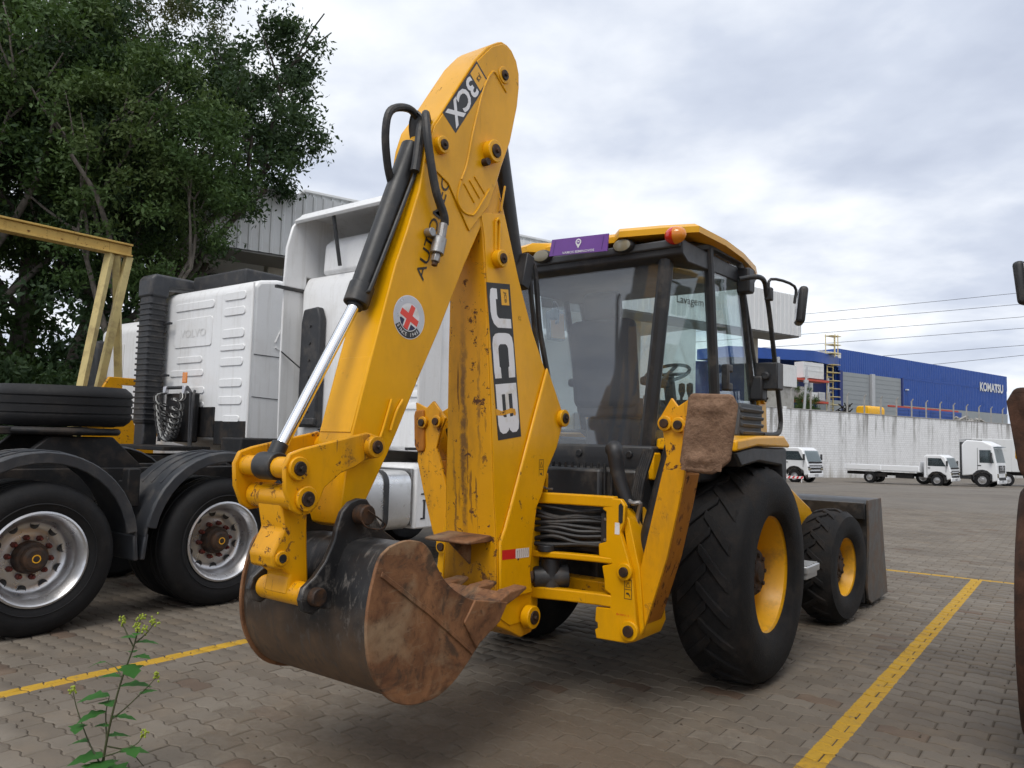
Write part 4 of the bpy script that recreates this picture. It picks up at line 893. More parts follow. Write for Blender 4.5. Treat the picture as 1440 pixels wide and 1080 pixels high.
MB().tube([(.64, 0, 1.98), (.78, 0, 1.45)], .045, 10).box((.78, 0, 1.62), (.14, .34, .36)).build('steering_column', 'black_plastic', BH, .01)
for y in (-.30, -.36, .30): MB().tube([(.2, y, 1.45), (.22, y, 1.80)], .010, 8).lathe([(.001, .06), (.022, .05), (.025, .0), (.012, -.04), (.001, -.05)], (.225, y, 1.83), 'z', 12).build('lever', 'black_plastic', BH)
MB().prism([(-.46, 1.42), (-.30, 1.86), (-.24, 1.86), (-.14, 1.42)], 'y', -.36, -.29).build('control_console', 'black_plastic', BH, .03)
MB().tube([(-.42, -.36, 1.60), (-.44, -.36, 1.76)], .022, 10).build('grab_knob', 'decal_silver', BH)
# ---- loader arms, bucket, step
simple('step_alloy', (.52, .53, .54), .45, .6, .15, 12, .1)
for s in (-1, 1):
    la = [(.62, 1.42), (.66, 1.62), (.76, 1.70), (.90, 1.70), (1.0, 1.60), (1.55, 1.18), (2.3, .92), (2.86, .55), (2.90, .42), (2.82, .34), (2.70, .36), (2.2, .66), (1.45, .92), (1.1, 1.12)]
    ar = MB().prism(la, 'y', s*.60, s*.47).build('loader_arm', 'yellow_paint', BH, .012)
    boss(.80, 1.62, s*.60, .03, 'arm_pin', ar, .03, s); boss(1.36, 1.10, s*.60, .03, 'arm_pin', ar, .03, s)
    MB().prism([(1.06, 1.14), (1.14, 1.20), (1.30, 1.02), (1.42, .72), (1.34, .66), (1.10, .95)], 'y', s*.66, s*.615).build('tilt_lever', 'yellow_paint', ar, .01)
    MB().tube([(.95, s*.53, 1.0), (2.1, s*.53, .72)], .045, 14).build('lift_ram', 'black_paint', ar)
    MB().prism([(.62, 1.52), (.60, 1.80), (.68, 1.86), (.76, 1.80), (.80, 1.5)], 'y', s*.72, s*.67).build('arm_tower', 'yellow_paint', BH, .012)
    boss(.68, 1.80, s*.72, .026, 'tower_pin', BH, .02, s)
    stp = MB().box((.88, s*.92, .60), (.30, .20, .05)).box((.87, s*.92, .555), (.26, .18, .04)).box((.80, s*.78, .60), (.10, .14, .05)).build('step', 'step_alloy', BH, .006)
    for k in range(5): MB().box((.76+k*.06, s*.92, .628), (.014, .18, .012)).build('tread_bar', 'step_alloy', stp)
    MB().prism([(.45, .60), (.45, 1.10), (.62, 1.20), (.80, 1.10), (.72, .60)], 'y', s*.74, s*.66).build('step_side', 'grey_plastic', BH, .01)
lb = [(3.36, .93), (3.30, .985), (2.86, .985), (2.80, .955), (2.83, .70), (2.80, .45), (2.74, .22), (2.80, .10), (2.94, .06), (3.55, .06)]
def sheet2(pr, th):
    n = len(pr); inn = []
    for i in range(n):
        a = Vector(pr[max(i-1, 0)]); b = Vector(pr[min(i+1, n-1)]); t_ = (b-a).normalized(); inn.append((pr[i][0]-t_.y*th, pr[i][1]+t_.x*th))
    return list(pr)+inn[::-1]
simple('bucket_steel', (.085, .08, .075), .5, .4, .35, 8, .15, ((.16, .10, .06), .5, 5))
lbk = MB().prism(sheet2(lb[1:], .016), 'y', -.955, .955).build('loader_bucket', 'black_paint', BH, .004, label='wide black front loading bucket')
for s in (-1, 1):
    MB().prism([(2.795, .99), (3.33, .99), (3.46, .50), (3.60, .05), (2.90, .05), (2.78, .10), (2.735, .22), (2.79, .45), (2.815, .70), (2.79, .94)], 'y', s*.956, s*.978).build('bucket_side', 'bucket_steel', lbk, .005)
    MB().prism([(2.79, .85), (2.72, .72), (2.70, .36), (2.78, .26), (2.82, .5)], 'y', s*.62, s*.58).build('hanger', 'black_paint', lbk, .01)
MB().box((2.775, 0, .89), (.03, 1.90, .15)).box((2.745, 0, .15), (.02, 1.90, .16)).build('back_rib', 'black_paint', lbk, .006)

# ================================================================ the next backhoe in the row, caked in red mud, only its near flank in view
NB = copy_tree(BH); NB.location = BO-LFT*3.355-FWD*.12
tag(NB, 'mud-caked backhoe loader in the next bay, past the yellow line', 'backhoe loader')
def muddy(o, m):
    for ch in [o]+list(o.children_recursive):
        if ch.type == 'MESH' and ch.material_slots:
            sl_ = ch.material_slots[0]
            if sl_.material and sl_.material.name in m: sl_.link = 'OBJECT'; sl_.material = M['mud_tyre']
for ch in list(NB.children):
    if ch.name.startswith(('rear_wheel', 'stabiliser_leg')): muddy(ch, ('tyre_rubber', 'yellow_worn', 'yellow_rusty'))
_bh = BH; BH = NB
for ch in [c_ for c_ in NB.children if c_.name.startswith('stabiliser_leg')]:
    if 'boom' in ch['label']:
        for g_ in list(ch.children): bpy.data.objects.remove(g_)
        bpy.data.objects.remove(ch)
ns = stabiliser(-1, .235, 0, True); muddy(ns, ('mud', 'yellow_worn', 'yellow_rusty')); BH = _bh
# ================================================================ trucks beside the backhoe (local x forward, y left, origin at the right rim plane under the rear axle)
dirty_white('truck_white', (.78, .785, .79))
dirty_white('truck_white_dusty', (.70, .70, .695))
simple('fender_plastic', (.030, .033, .039), .45, 0, .2, 6, .05, ((.11, .10, .09), .35, 4))
simple('chassis_black', (.010, .010, .011), .6, 0, .4, 8, .1, ((.06, .045, .034), .4, 6), .3)
simple('alu_rim', (.60, .60, .61), .30, .85, .06, 5, .0, ((.26, .22, .18), .22, 5))
simple('alu_tank', (.70, .71, .72), .30, .75, .08, 3, .0, ((.40, .38, .34), .25, 4))
simple('nut_red', (.16, .022, .014), .6, .1, .5, 30, .2, ((.06, .03, .02), .6, 22))
simple('cable_clear', (.30, .30, .29), .3, 0, .3, 30)
def truck_wheel(R_=.535, rim=.326, wd=.30, dual=True, deep=True):
    """rim plane at y = 0, wheel body towards +y"""
    root = empty('wheel')
    def tyre(y0):
        return [(rim-.01, y0+.02), (rim+.02, y0+.0), (rim+.09, y0-.022), (R_-.06, y0-.018), (R_-.018, y0+.012), (R_-.004, y0+.035), (R_, y0+.07), (R_, y0+.10), (R_-.013, y0+.105), (R_-.013, y0+.118), (R_, y0+.123), (R_, y0+.18), (R_-.013, y0+.185), (R_-.013, y0+.198), (R_, y0+.203), (R_, y0+.24), (R_-.018, y0+wd-.02), (R_-.06, y0+wd+.018), (rim+.09, y0+wd+.02), (rim-.01, y0+wd-.02)]
    m = MB().lathe(tyre(0.), n=64)
    if dual: m.lathe(tyre(wd+.05), n=48)
    ty = m.build('tyre', 'tyre_truck', root, smooth=38)
    MB().lathe([(rim+.055, -.0225), (rim+.06, -.026), (rim+.066, -.0225)], n=64).build('bead_ring', 'tyre_truck', ty)
    dp = .17 if deep else -.02
    rp = [(rim+.004, .018), (rim+.008, -.004), (rim-.006, -.010), (rim-.020, .002), (rim-.028, .028), (rim-.045, .045), (rim-.052, .09), (rim-.062, dp-.02), (rim-.085, dp), (.20, dp+.012), (.165, dp-.002), (.115, dp), (.115, dp+.05)] if deep else \
         [(rim+.004, .018), (rim+.008, -.004), (rim-.006, -.010), (rim-.020, .002), (rim-.035, .03), (.24, .0), (.20, -.05), (.17, -.07), (.11, -.075), (.10, .0)]
    ri = MB().lathe(rp, n=64).build('rim', 'alu_rim', root, smooth=45)
    hh = MB().lathe([(.031, 0), (.031, -.004), (.025, -.001), (.0005, .0)], (0, 0, 0), 'y', 14).mesh('hand_hole_shade'); hh.materials.append(M['black_paint'])  # solid black disc, the shade of an open hand hole put into its colour
    nm = MB().lathe([(.021, .0), (.021, -.028), (.013, -.034), (.011, -.055), (.0005, -.057)], n=6).mesh('wheel_nut'); nm.materials.append(M['nut_red'])
    for k in range(10):
        a = 2*math.pi*(k+.3)/10; o = put('hand_hole_shade', hh, None, ri); o.location = (.228*math.cos(a), dp+.004 if deep else -.012, .228*math.sin(a))
        b = a+math.pi/10; o = put('wheel_nut', nm, None, ri); o.location = (.142*math.cos(b), dp-.002 if deep else -.075, .142*math.sin(b))
    MB().lathe([(.118, dp+.03), (.112, dp-.06), (.105, dp-.075), (.085, dp-.08), (.08, dp-.12), (.06, dp-.135), (.0005, dp-.137)], n=28).build('hub', 'hub_dark', root, .003)
    MB().lathe([(.022, dp-.138), (.026, dp-.1385), (.030, dp-.138)], n=16).build('paint_mark', 'decal_yellow', root)
    return root
W0 = truck_wheel()
def fender(par, x, y0, wd, R_=.70, a0=4, a1=176, n=16):
    P = []; 
    for k in range(n+1):
        a = R(a0+(a1-a0)*k/n); P.append((x+R_*math.cos(a), .575+R_*math.sin(a)*1.02))
    Q = [(x+(px-x)*.965, .575+(pz-.575)*.965) for px, pz in P][::-1]
    o = MB().prism(P+Q, 'y', y0, y0+wd).build('fender', 'fender_plastic', par, .02, seg=3)
    ys = y0 if y0 < 1 else y0+wd      # outer skirt hanging down over the tyre shoulder
    S1 = [(x+(R_-.004)*math.cos(R(a)), .575+(R_-.004)*math.sin(R(a))*1.02) for a in range(8, 173, 9)]; S2 = [(x+(px-x)*.885, .575+(pz-.575)*.885) for px, pz in S1][::-1]
    MB().prism(S1+S2, 'y', ys-.012, ys+.012).build('fender_skirt', 'fender_plastic', o, .008)
    for yy in (.10, .24, .38): # shallow ribs on the crown
        pr = [(x+(R_+.004)*math.cos(R(a)), .575+(R_+.004)*math.sin(R(a))*1.02) for a in range(40, 141, 10)]
        MB().tube([(a, y0+yy, b) for a, b in pr], .008, 6).build('fender_rib', 'fender_plastic', o)
    # the lower tail pieces bolted to both ends
    for a_, s in ((a0, 1), (a1, -1)):
        xe = x+R_*math.cos(R(a_)); MB().box((xe-s*.012, y0+wd/2-.004, .55), (.035, wd*.98, .20), (0, R(-s*6), 0)).build('fender_tail', 'fender_plastic', o, .012)
    return o
def bogie(root, first=None, near=True):
    """chassis rails, two driven axles with dual wheels and fenders"""
    for y in (.82, 1.64): MB().box((2.2, y, .99), (7.2, .09, .28)).build('chassis_rail', 'chassis_black', root, .01)
    for x in (-1.2, .72, 2.4, 3.3): MB().box((x, 1.23, .99), (.10, .73, .22)).build('cross_member', 'chassis_black', root, .01)
    for x in (0, 1.445):
        MB().cyl((x, .5, .535), (x, 1.95, .535), .09, 14).box((x, 1.23, .55), (.34, .42, .36)).build('axle', 'chassis_black', root, .02)
        for s in (0, 1):
            w_ = first if (first and x == 0 and s == 0) else copy_tree(W0)
            w_.parent = root; w_.location = (x, 0 if not s else 2.46, .535); w_.rotation_euler = (0, R(17*x), math.pi if s else 0)
            fender(root, x, .0 if not s else 1.94, .52)
        for y in (.66, 1.80): MB().prism([(x-.5, .62), (x, .42), (x+.5, .62), (x+.5, .70), (x, .52), (x-.5, .70)], 'y', y-.05, y+.05).build('leaf_spring', 'chassis_black', root, .01)
    MB().box((.72, .28, .80), (.05, .16, .50)).box((.72, .20, 1.0), (.10, .10, .30)).build('fender_bracket', 'chassis_black', root, .01)
NT_ = empty('truck_tractor', TO, RZ); tag(NT_, 'tractor truck with bare silver wheel rims and black fenders, white cab beside the boom', 'truck')
bogie(NT_, W0)
# fifth wheel table and its pedestal
fwl = MB().lathe([(.001, 1.47), (.50, 1.46), (.52, 1.43), (.50, 1.40), (.001, 1.39)], (.55, 1.23, 0), 'z', 32).box((-.05, 1.23, 1.425), (.8, .55, .06)).build('fifth_wheel', 'chassis_black', NT_, .01)
for y in (.86, 1.60): MB().prism([(.05, 1.12), (1.15, 1.12), (.86, 1.39), (.36, 1.39)], 'y', y-.04, y+.04).build('pedestal', 'chassis_black', fwl, .01)
# tank, battery box, air tanks and bellows behind the cab
def rrect(w_, h, r, n=6):
    P = []
    for cx_, cy_, a0 in ((w_/2-r, h/2-r, 0), (-w_/2+r, h/2-r, 90), (-w_/2+r, -h/2+r, 180), (w_/2-r, -h/2+r, 270)):
        for k in range(n+1): P.append((cx_+r*math.cos(R(a0+90*k/n)), cy_+r*math.sin(R(a0+90*k/n))))
    return P
tk = MB().prism([(.40+a, .77+b) for a, b in rrect(.66, .64, .14)], 'x', 2.75, 3.76).build('fuel_tank', 'alu_tank', NT_, .012, seg=3)
for x in (2.95, 3.38): MB().prism([(.40+a, .77+b) for a, b in rrect(.685, .665, .15)], 'x', x-.035, x+.035).build('tank_strap', 'black_plastic', tk, .004)
MB().cyl((3.10, .30, 1.08), (3.10, .30, 1.13), .06, 16).build('filler_cap', 'black_plastic', tk, .005)
bb = MB().prism([(3.82, .45), (3.82, 1.12), (3.9, 1.16), (5.0, 1.16), (5.0, .45)], 'y', .06, .7).build('side_fairing', 'truck_white', NT_, .02)
for r_ in range(2):
    for k in range(6):
        x = 3.96+k*.16; MB().box((x, .058, .66+r_*.27), (.03, .006, .20)).box((x+.02, .057, .76+r_*.27), (.09, .006, .016)).box((x-.02, .057, .56+r_*.27), (.07, .006, .016)).build('step_slot', 'black_plastic', bb)
MB().box((3.80, .40, .80), (.03, .60, .62)).build('tank_bracket', 'steel_grey', NT_, .005)
for k in range(6): MB().lathe([(.10, .0), (.125, .02), (.10, .04)], (3.35, 1.0, 1.30+k*.04), 'z', 20).build('bellow_ring', 'black_plastic', NT_)
MB().lathe([(.001, 1.08), (.14, 1.10), (.17, 1.18), (.16, 1.28), (.10, 1.32)], (3.35, 1.0, 0), 'z', 20).build('air_filter', 'black_plastic', NT_)
MB().cyl((2.3, 1.23, 1.10), (3.2, 1.23, 1.10), .13, 16).box((3.75, 1.3, 1.22), (.35, .9, .30)).box((3.1, 1.9, 1.2), (.8, .4, .4)).build('gear_housing', 'chassis_black', NT_, .02)
MB().box((2.55, .35, .96), (.30, .40, .30)).build('valve_box', 'chassis_black', NT_, .03)
MB().prism([(2.0, 1.24), (2.55, 1.26), (2.75, 1.18), (2.75, 1.10), (2.0, 1.12)], 'y', .1, .75).build('deck_plate', 'chassis_black', NT_, .01)
def slat_ribs(par, x, y0, y1, z0, z1, n, mat='truck_white', name='pressed_rib', lift=.016):
    for k in range(n):
        z = z0+(z1-z0)*(k+.5)/n; h = (z1-z0)/n*.34
        MB().prism([(x+.004, z-h), (x-lift, z-h*.8), (x-lift, z+h*.2), (x+.004, z+h)], 'y', y0, y1).build(name, mat, par, .004)
# high-roof cab of the near truck
cb = empty('cab'); cb.parent = NT_
body = [(4.02, 1.30), (4.02, 3.35), (4.10, 3.55), (6.15, 3.55), (6.35, 2.5), (6.40, 1.2), (6.40, .75), (6.2, .55), (5.95, .55), (5.95, 1.0), (5.0, 1.25)]
MB().prism(body, 'y', .06, 2.46).build('cab_shell', 'truck_white', cb, .05, seg=3)
slat_ribs(cb, 4.02, .16, .62, 1.75, 3.0, 9); slat_ribs(cb, 4.02, .72, 1.30, 1.75, 3.0, 9); slat_ribs(cb, 4.02, .3, 1.3, 3.05, 3.3, 2)
itk = MB().prism([(1.92, 1.55), (1.92, 2.95), (1.98, 3.10), (2.26, 3.08), (2.30, 2.9), (2.30, 1.55)], 'x', 3.90, 4.015).build('air_intake', 'black_plastic', cb, .03, seg=3)
for k in range(6): MB().cyl((3.905, 2.10, 1.75+k*.22), (3.885, 2.10, 1.75+k*.22), .018, 10).build('intake_bolt', 'black_paint', itk)
MB().box((3.89, 2.10, 1.62), (.06, .36, .10)).build('intake_foot', 'black_plastic', itk, .02)
# side deflectors reaching back from the cab, and the roof deflector
for y in (2.47, .03):
    s = 1 if y > 1 else -1
    df = MB().prism([(3.76, 1.35), (3.74, 2.4), (3.74, 3.34), (4.10, 3.34), (4.10, 1.35)], 'y', y, y+s*.035).build('side_deflector', 'truck_white_dusty', cb, .01)
    MB().box((3.87, y, 1.33), (.50, .05, .03)).build('deflector_seal', 'black_plastic', df)
    up_ = MB().prism([(3.74, 3.38), (3.76, 3.90), (3.84, 4.2), (4.0, 4.40), (4.4, 4.42), (5.4, 4.1), (6.1, 3.56), (4.1, 3.56), (4.1, 3.38)], 'y', y, y+s*.045).build('roof_deflector_side', 'truck_white', cb, .015)
    MB().box((3.87, y-s*.005, 3.36), (.52, .05, .035)).build('deflector_seal', 'black_plastic', up_)
MB().prism([(3.84, 4.27), (4.0, 4.40), (4.4, 4.425), (5.4, 4.105), (6.12, 3.565), (6.08, 3.53), (5.38, 4.06), (4.4, 4.375), (4.02, 4.355), (3.87, 4.23)], 'y', .08, 2.465).build('roof_deflector', 'truck_white', cb, .01)
MB().prism([(4.12, 3.56), (4.14, 3.98), (4.3, 4.1), (4.5, 3.9), (4.5, 3.56)], 'y', .5, 2.2).build('roof_hump', 'truck_white', cb, .06, seg=3)
MB().tube([(3.90, 1.75, 4.28), (4.02, 1.72, 3.62)], .025, 8).build('roof_strut', 'black_plastic', cb)
MB().tube([(3.88, 1.2, 4.27), (3.88, 2.3, 4.27)], .022, 8).build('roof_bar', 'black_plastic', cb)
MB().tube([(3.72, 2.44, 2.52), (3.95, 2.30, 2.30)], .010, 6).build('stay_rod', 'black_plastic', cb)
for s in (0, 1):
    fw_ = copy_tree(W0); fw_.parent = NT_; fw_.location = (5.5, 0 if not s else 2.46, .535); fw_.rotation_euler = (0, 0, math.pi if s else 0)
pane_y = .052
MB().prism([(5.0, 2.35), (5.0, 3.1), (5.95, 3.1), (6.15, 2.35)], 'y', .05, .056).build('side_window', 'glass_truck', cb)
MB().tube([(4.98, .04, 1.3), (4.98, .04, 3.3)], .008, 6).build('door_seam', 'black_plastic', cb)
# spare tyre lying on the fifth wheel
sp = MB()
R_, rim = .535, .29
sp.lathe([(rim, .02), (rim+.02, 0), (rim+.09, -.02), (R_-.06, -.018), (R_-.015, .02), (R_, .06), (R_, .075), (R_-.010, .08), (R_-.010, .088), (R_, .093), (R_, .145), (R_-.010, .15), (R_-.010, .158), (R_, .163), (R_, .215), (R_-.010, .22), (R_-.010, .228), (R_, .233), (R_, .25), (R_-.015, .28), (R_-.06, .318), (rim+.09, .32), (rim+.02, .30), (rim, .28), (rim, .02)], axis='z', n=64)
spo = sp.build('spare_tyre', 'tyre_truck', None, smooth=38); spo.location = TO+FWD*.62+LFT*1.23+Vector((0, 0, 1.50)); spo.rotation_euler = (R(1.5), 0, .3)
tag(spo, 'worn black spare tyre lying flat on the truck frame', 'tyre')
MB().lathe([(rim+.10, -.021), (rim+.11, -.027), (rim+.12, -.021)], axis='z', n=48).build('sidewall_ring', 'tyre_truck', spo)
# ---- second truck: white cab with pressed back panel and coiled hoses
VT = empty('truck_tractor', TO+LFT*3.35, RZ); tag(VT, 'tractor truck with coiled air hoses and lettering pressed into its white cab back', 'truck')
bogie(VT)
cv = empty('cab'); cv.parent = VT
MB().prism([(3.90, 1.36), (3.90, 3.50), (3.98, 3.60), (4.3, 3.66), (5.6, 3.66), (6.0, 2.5), (6.05, 1.1), (6.0, .6), (5.1, .6), (5.0, 1.1), (4.9, 1.10)], 'y', .0, 2.44).build('cab_shell', 'truck_white', cv, .06, seg=3)
def ribbox(y0, y1, z0, z1, nm='pressed_panel', lift=.012):
    P = [(a+(y0+y1)/2, b+(z0+z1)/2) for a, b in rrect(y1-y0, z1-z0, min(.05, (z1-z0)*.45), 4)]
    return MB().prism(P, 'x', 3.90-lift, 3.902).build(nm, 'truck_white', cv, .008, seg=2)
emb = ribbox(.98, 1.98, 2.72, 3.16)
text('pressed_lettering', 'VOLVO', 'truck_white_dusty', emb, (3.884, 1.47, 2.93), (0, -1, 0), (0, 0, 1), .68, .12, .01)
for (y0, y1, z0, z1) in ((.95, 2.0, 3.28, 3.40), (.18, .70, 3.34, 3.46), (.18, .70, 3.12, 3.24), (.18, .72, 2.80, 2.93), (.15, .75, 2.62, 2.70), (.18, .74, 2.40, 2.52), (.18, .74, 2.10, 2.22), (.16, .74, 1.85, 1.97), (.2, .6, 1.60, 1.70), (1.2, 1.9, 2.48, 2.58), (1.15, 2.05, 2.28, 2.38), (1.1, 2.1, 2.02, 2.12), (1.1, 2.1, 1.82, 1.90)): ribbox(y0, y1, z0, z1, 'pressed_rib', .014)
MB().box((3.90, .42, 1.45), (.03, .74, .34)).box((3.895, 1.05, 1.60), (.03, .5, .44)).build('rear_opening', 'chassis_black', cv, .01)
MB().tube([(3.892, -.002, 1.4), (3.892, -.002, 3.55)], .012, 6).build('corner_seam', 'truck_white_dusty', cv)
# right flank: seams and the pressed door curve
for z0, z1 in ((1.96, 1.92), (2.55, 2.54), (1.38, 1.38)): MB().tube([(3.94, -.003, z0), (5.0, -.003, z1)], .006, 6).build('flank_seam', 'grey_plastic', cv)
MB().tube([(4.95, -.004, 3.25), (4.6, -.004, 3.2), (4.38, -.004, 2.95), (4.28, -.004, 2.75)], .012, 6, 5).build('flank_pressing', 'truck_white_dusty', cv)
MB().tube([(4.28, -.004, 2.68), (4.7, -.004, 2.5), (4.95, -.004, 2.35)], .012, 6, 5).build('flank_pressing', 'truck_white_dusty', cv)
MB().box((4.6, 1.3, 3.76), (.9, 1.4, .24)).build('roof_hatch', 'black_plastic', cv, .04, seg=3)
# ribbed intake stack on the far corner
stk_ = MB().box((3.70, 2.32, 2.55), (.26, .34, 2.0)).build('intake_stack', 'black_plastic', cv, .04, seg=3)
MB().prism([(3.55, 3.5), (3.55, 3.78), (3.62, 3.86), (4.3, 3.86), (4.3, 3.70), (3.86, 3.66), (3.84, 3.5)], 'y', 2.12, 2.52).build('intake_hood', 'fender_plastic', stk_, .04, seg=3)
for k in range(22): MB().box((3.70, 2.32, 1.62+k*.085), (.285, .365, .03)).build('bellow_rib', 'black_plastic', stk_, .008)
MB().box((3.70, 2.32, 1.38), (.22, .28, .40)).build('intake_base', 'black_plastic', stk_, .02)
for z in (1.75, 2.3, 3.1): MB().box((3.80, 2.05, z), (.04, .22, .03)).build('stack_bracket', 'black_plastic', stk_)
# coiled hoses on a bracket
MB().box((3.80, 1.50, 1.66), (.10, .78, .72)).build('hose_panel', 'chassis_black', cv, .03)
hb = MB().tube([(3.72, 1.95, 1.30), (3.72, 1.95, 2.02), (3.72, 1.85, 2.10), (3.72, 1.25, 2.10), (3.72, 1.15, 2.02), (3.72, 1.12, 1.25)], .025, 8).build('hose_bracket', 'black_plastic', cv)
for (ya, yb, c_) in ((1.82, 1.30, 'cable_clear'), (1.74, 1.22, 'hose_rubber'), (1.88, 1.36, 'hose_rubber')):
    P = []; turns = 20
    for k in range(turns*8+1):
        u = k/(turns*8); y = ya+(yb-ya)*u; z = 2.02-.66*math.sin(math.pi*u)**.7; a = 2*math.pi*k/8
        P.append((3.62+.06*math.cos(a), y+.045*math.sin(a)*1.2, z+.055*math.sin(a)))
    MB().tube(P, .011, 5).build('coiled_hose', c_, hb)
for y in (1.80, 1.28): MB().box((3.70, y, 2.06), (.06, .07, .12)).build('coupling_head', 'decal_silver', hb, .01)
MB().box((3.70, 1.30, 2.24), (.02, .12, .16)).build('reflector', 'lens_amber', hb, .01)
MB().box((3.45, 1.5, 1.22), (.7, 1.6, .06)).build('catwalk', 'chassis_black', cv, .01)
MB().tube([(3.70, 1.05, 1.25), (3.70, 1.05, 1.9), (3.75, 1.1, 2.05)], .02, 8, 4).build('grab_rail', 'black_plastic', cv)
# ---- third truck: only its cab corner shows beyond the stack
T3 = empty('truck_cab', TO+LFT*6.95+FWD*.75, RZ); tag(T3, 'white truck cab half hidden behind a black ribbed intake stack and yellow frame', 'truck')
MB().prism([(3.90, 1.2), (3.90, 3.3), (4.1, 3.50), (5.6, 3.55), (6.0, 2.4), (6.0, .8), (4.0, .8)], 'y', .0, 2.35).build('cab_shell', 'truck_white', T3, .06, seg=3)
MB().prism([(3.885, 2.1), (3.885, 3.05), (3.90, 3.05), (3.90, 2.1)], 'y', 1.45, 1.95).build('pressed_panel', 'truck_white_dusty', T3, .006)
MB().box((3.78, 2.22, 2.65), (.20, .36, .95)).build('black_guard', 'black_plastic', T3, .05, seg=3)
MB().cyl((4.4, .1, .5), (4.4, .5, .5), .5, 24).cyl((4.4, 1.9, .5), (4.4, 2.3, .5), .5, 24).build('wheel', 'tyre_truck', T3, .04)
MB().box((2.0, 1.2, .95), (4, .8, .25)).cyl((.6, .1, .5), (.6, .6, .5), .5, 24).cyl((.6, 1.8, .5), (.6, 2.3, .5), .5, 24).build('chassis', 'chassis_black', T3, .02)
# ---- yellow trestle frame
paint('frame_yellow', (.52, .34, .09), .6, .5, grime=.55, grime_c=(.22, .10, .03), rough=.6)
simple('frame_pale', (.50, .40, .17), .7, 0, .2, 5, .1, ((.25, .18, .09), .4, 4))
GT = empty('trestle_frame', TO+LFT*7.0, RZ); tag(GT, 'yellow steel trestle with a long top beam on crossed legs', 'trestle')
bmz = 4.465
gb = MB().box((-.5, 0, bmz), (8.9, .10, .14)).box((-.5, 0, bmz+.09), (8.9, .20, .03)).box((-.5, 0, bmz-.09), (8.9, .20, .03)).build('top_beam', 'frame_yellow', GT, .004)
for (a, b) in (((3.62, .0, 4.36), (2.78, -.55, 0)), ((3.93, .0, 4.36), (3.25, .0, 0)), ((3.74, .02, 4.36), (4.55, 1.0, 0)), ((-4.6, 0, 4.36), (-4.0, -.5, 0)), ((-4.8, 0, 4.36), (-5.2, .9, 0))):
    a, b = Vector(a), Vector(b); d_ = b-a; q_ = d_.to_track_quat('Z', 'Y').to_matrix()
    MB().box((a+b)/2, (.11, .11, d_.length), q_).build('leg', 'frame_pale', GT, .004)
YT = empty('lifting_frame', TO+LFT*6.6, RZ); tag(YT, 'low yellow steel frame plate behind the spare tyre', 'steel frame')
MB().prism([(3.2, 0), (3.2, 2.02), (3.42, 2.05), (3.55, 2.30), (4.35, 2.30), (4.35, 2.18), (3.75, 2.18), (4.0, 1.55), (4.1, 1.50), (4.35, 1.5), (4.35, 0)], 'y', 0., .06).build('side_plate', 'yellow_worn', YT, .01)
MB().box((3.77, .25, .4), (1.0, .5, .8)).build('base', 'yellow_worn', YT, .02)
# ================================================================ buildings and far side of the yard
AZ = R(56); UD = Vector((math.sin(AZ), math.cos(AZ), 0)); VD = Vector((-math.cos(AZ), math.sin(AZ), 0))    # u: along the facades to the right and away, v: behind them
BZ = math.atan2(UD.y, UD.x)
simple('sheet_white', (.62, .63, .63), .5, 0, .06, 1.2, .0, ((.40, .38, .34), .25, .8))
simple('sheet_grey', (.20, .21, .21), .55, 0, .15, 1.0, .0, ((.10, .10, .09), .35, .7))
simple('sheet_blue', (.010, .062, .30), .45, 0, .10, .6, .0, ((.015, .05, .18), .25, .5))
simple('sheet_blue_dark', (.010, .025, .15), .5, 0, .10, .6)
simple('door_grey', (.26, .28, .29), .5, 0, .06, .5)
simple('concrete', (.34, .33, .31), .85, 0, .15, 1.5, .1, ((.16, .15, .13), .4, .9))
simple('plaster_cream', (.52, .49, .42), .8, 0, .08, .8, .0, ((.3, .27, .22), .3, .6))
simple('soffit', (.22, .22, .21), .7, 0, .1, 1)
simple('red_rack', (.45, .05, .02), .5, 0, .2, 3)
simple('yellow_plastic', (.80, .42, .01), .4, 0, .12, 2)
simple('ladder_yellow', (.66, .55, .26), .5, 0, .1, 2)
simple('galv', (.45, .46, .47), .5, .3, .15, 4)
simple('soil', (.12, .10, .07), .95, 0, .4, .4, .2, ((.06, .09, .03), .5, .3))
def corrugated(par, name, mat, u0, u1, v, z0, z1, pitch=.25, dep=.035, along='u', ztop=None):
    """ribbed sheet cladding: local u along x, v along y"""
    n = max(1, int(abs(u1-u0)/pitch)); P = []
    sgn = 1 if u1 > u0 else -1
    for k in range(n):
        a = u0+sgn*k*pitch
        P += [(a, 0), (a+sgn*pitch*.62, 0), (a+sgn*pitch*.70, -dep), (a+sgn*pitch*.92, -dep)]
    P.append((u1, 0)); V = []; F = []
    zt = ztop or (lambda t: z1)
    for a, d_ in P:
        q = (a, v+d_) if along == 'u' else (v+d_, a)
        V += [(q[0], q[1], z0), (q[0], q[1], zt(a))]
    for i in range(len(P)-1): F.append((2*i, 2*i+2, 2*i+3, 2*i+1))
    return MB().add(V, F).build(name, mat, par, smooth=0)
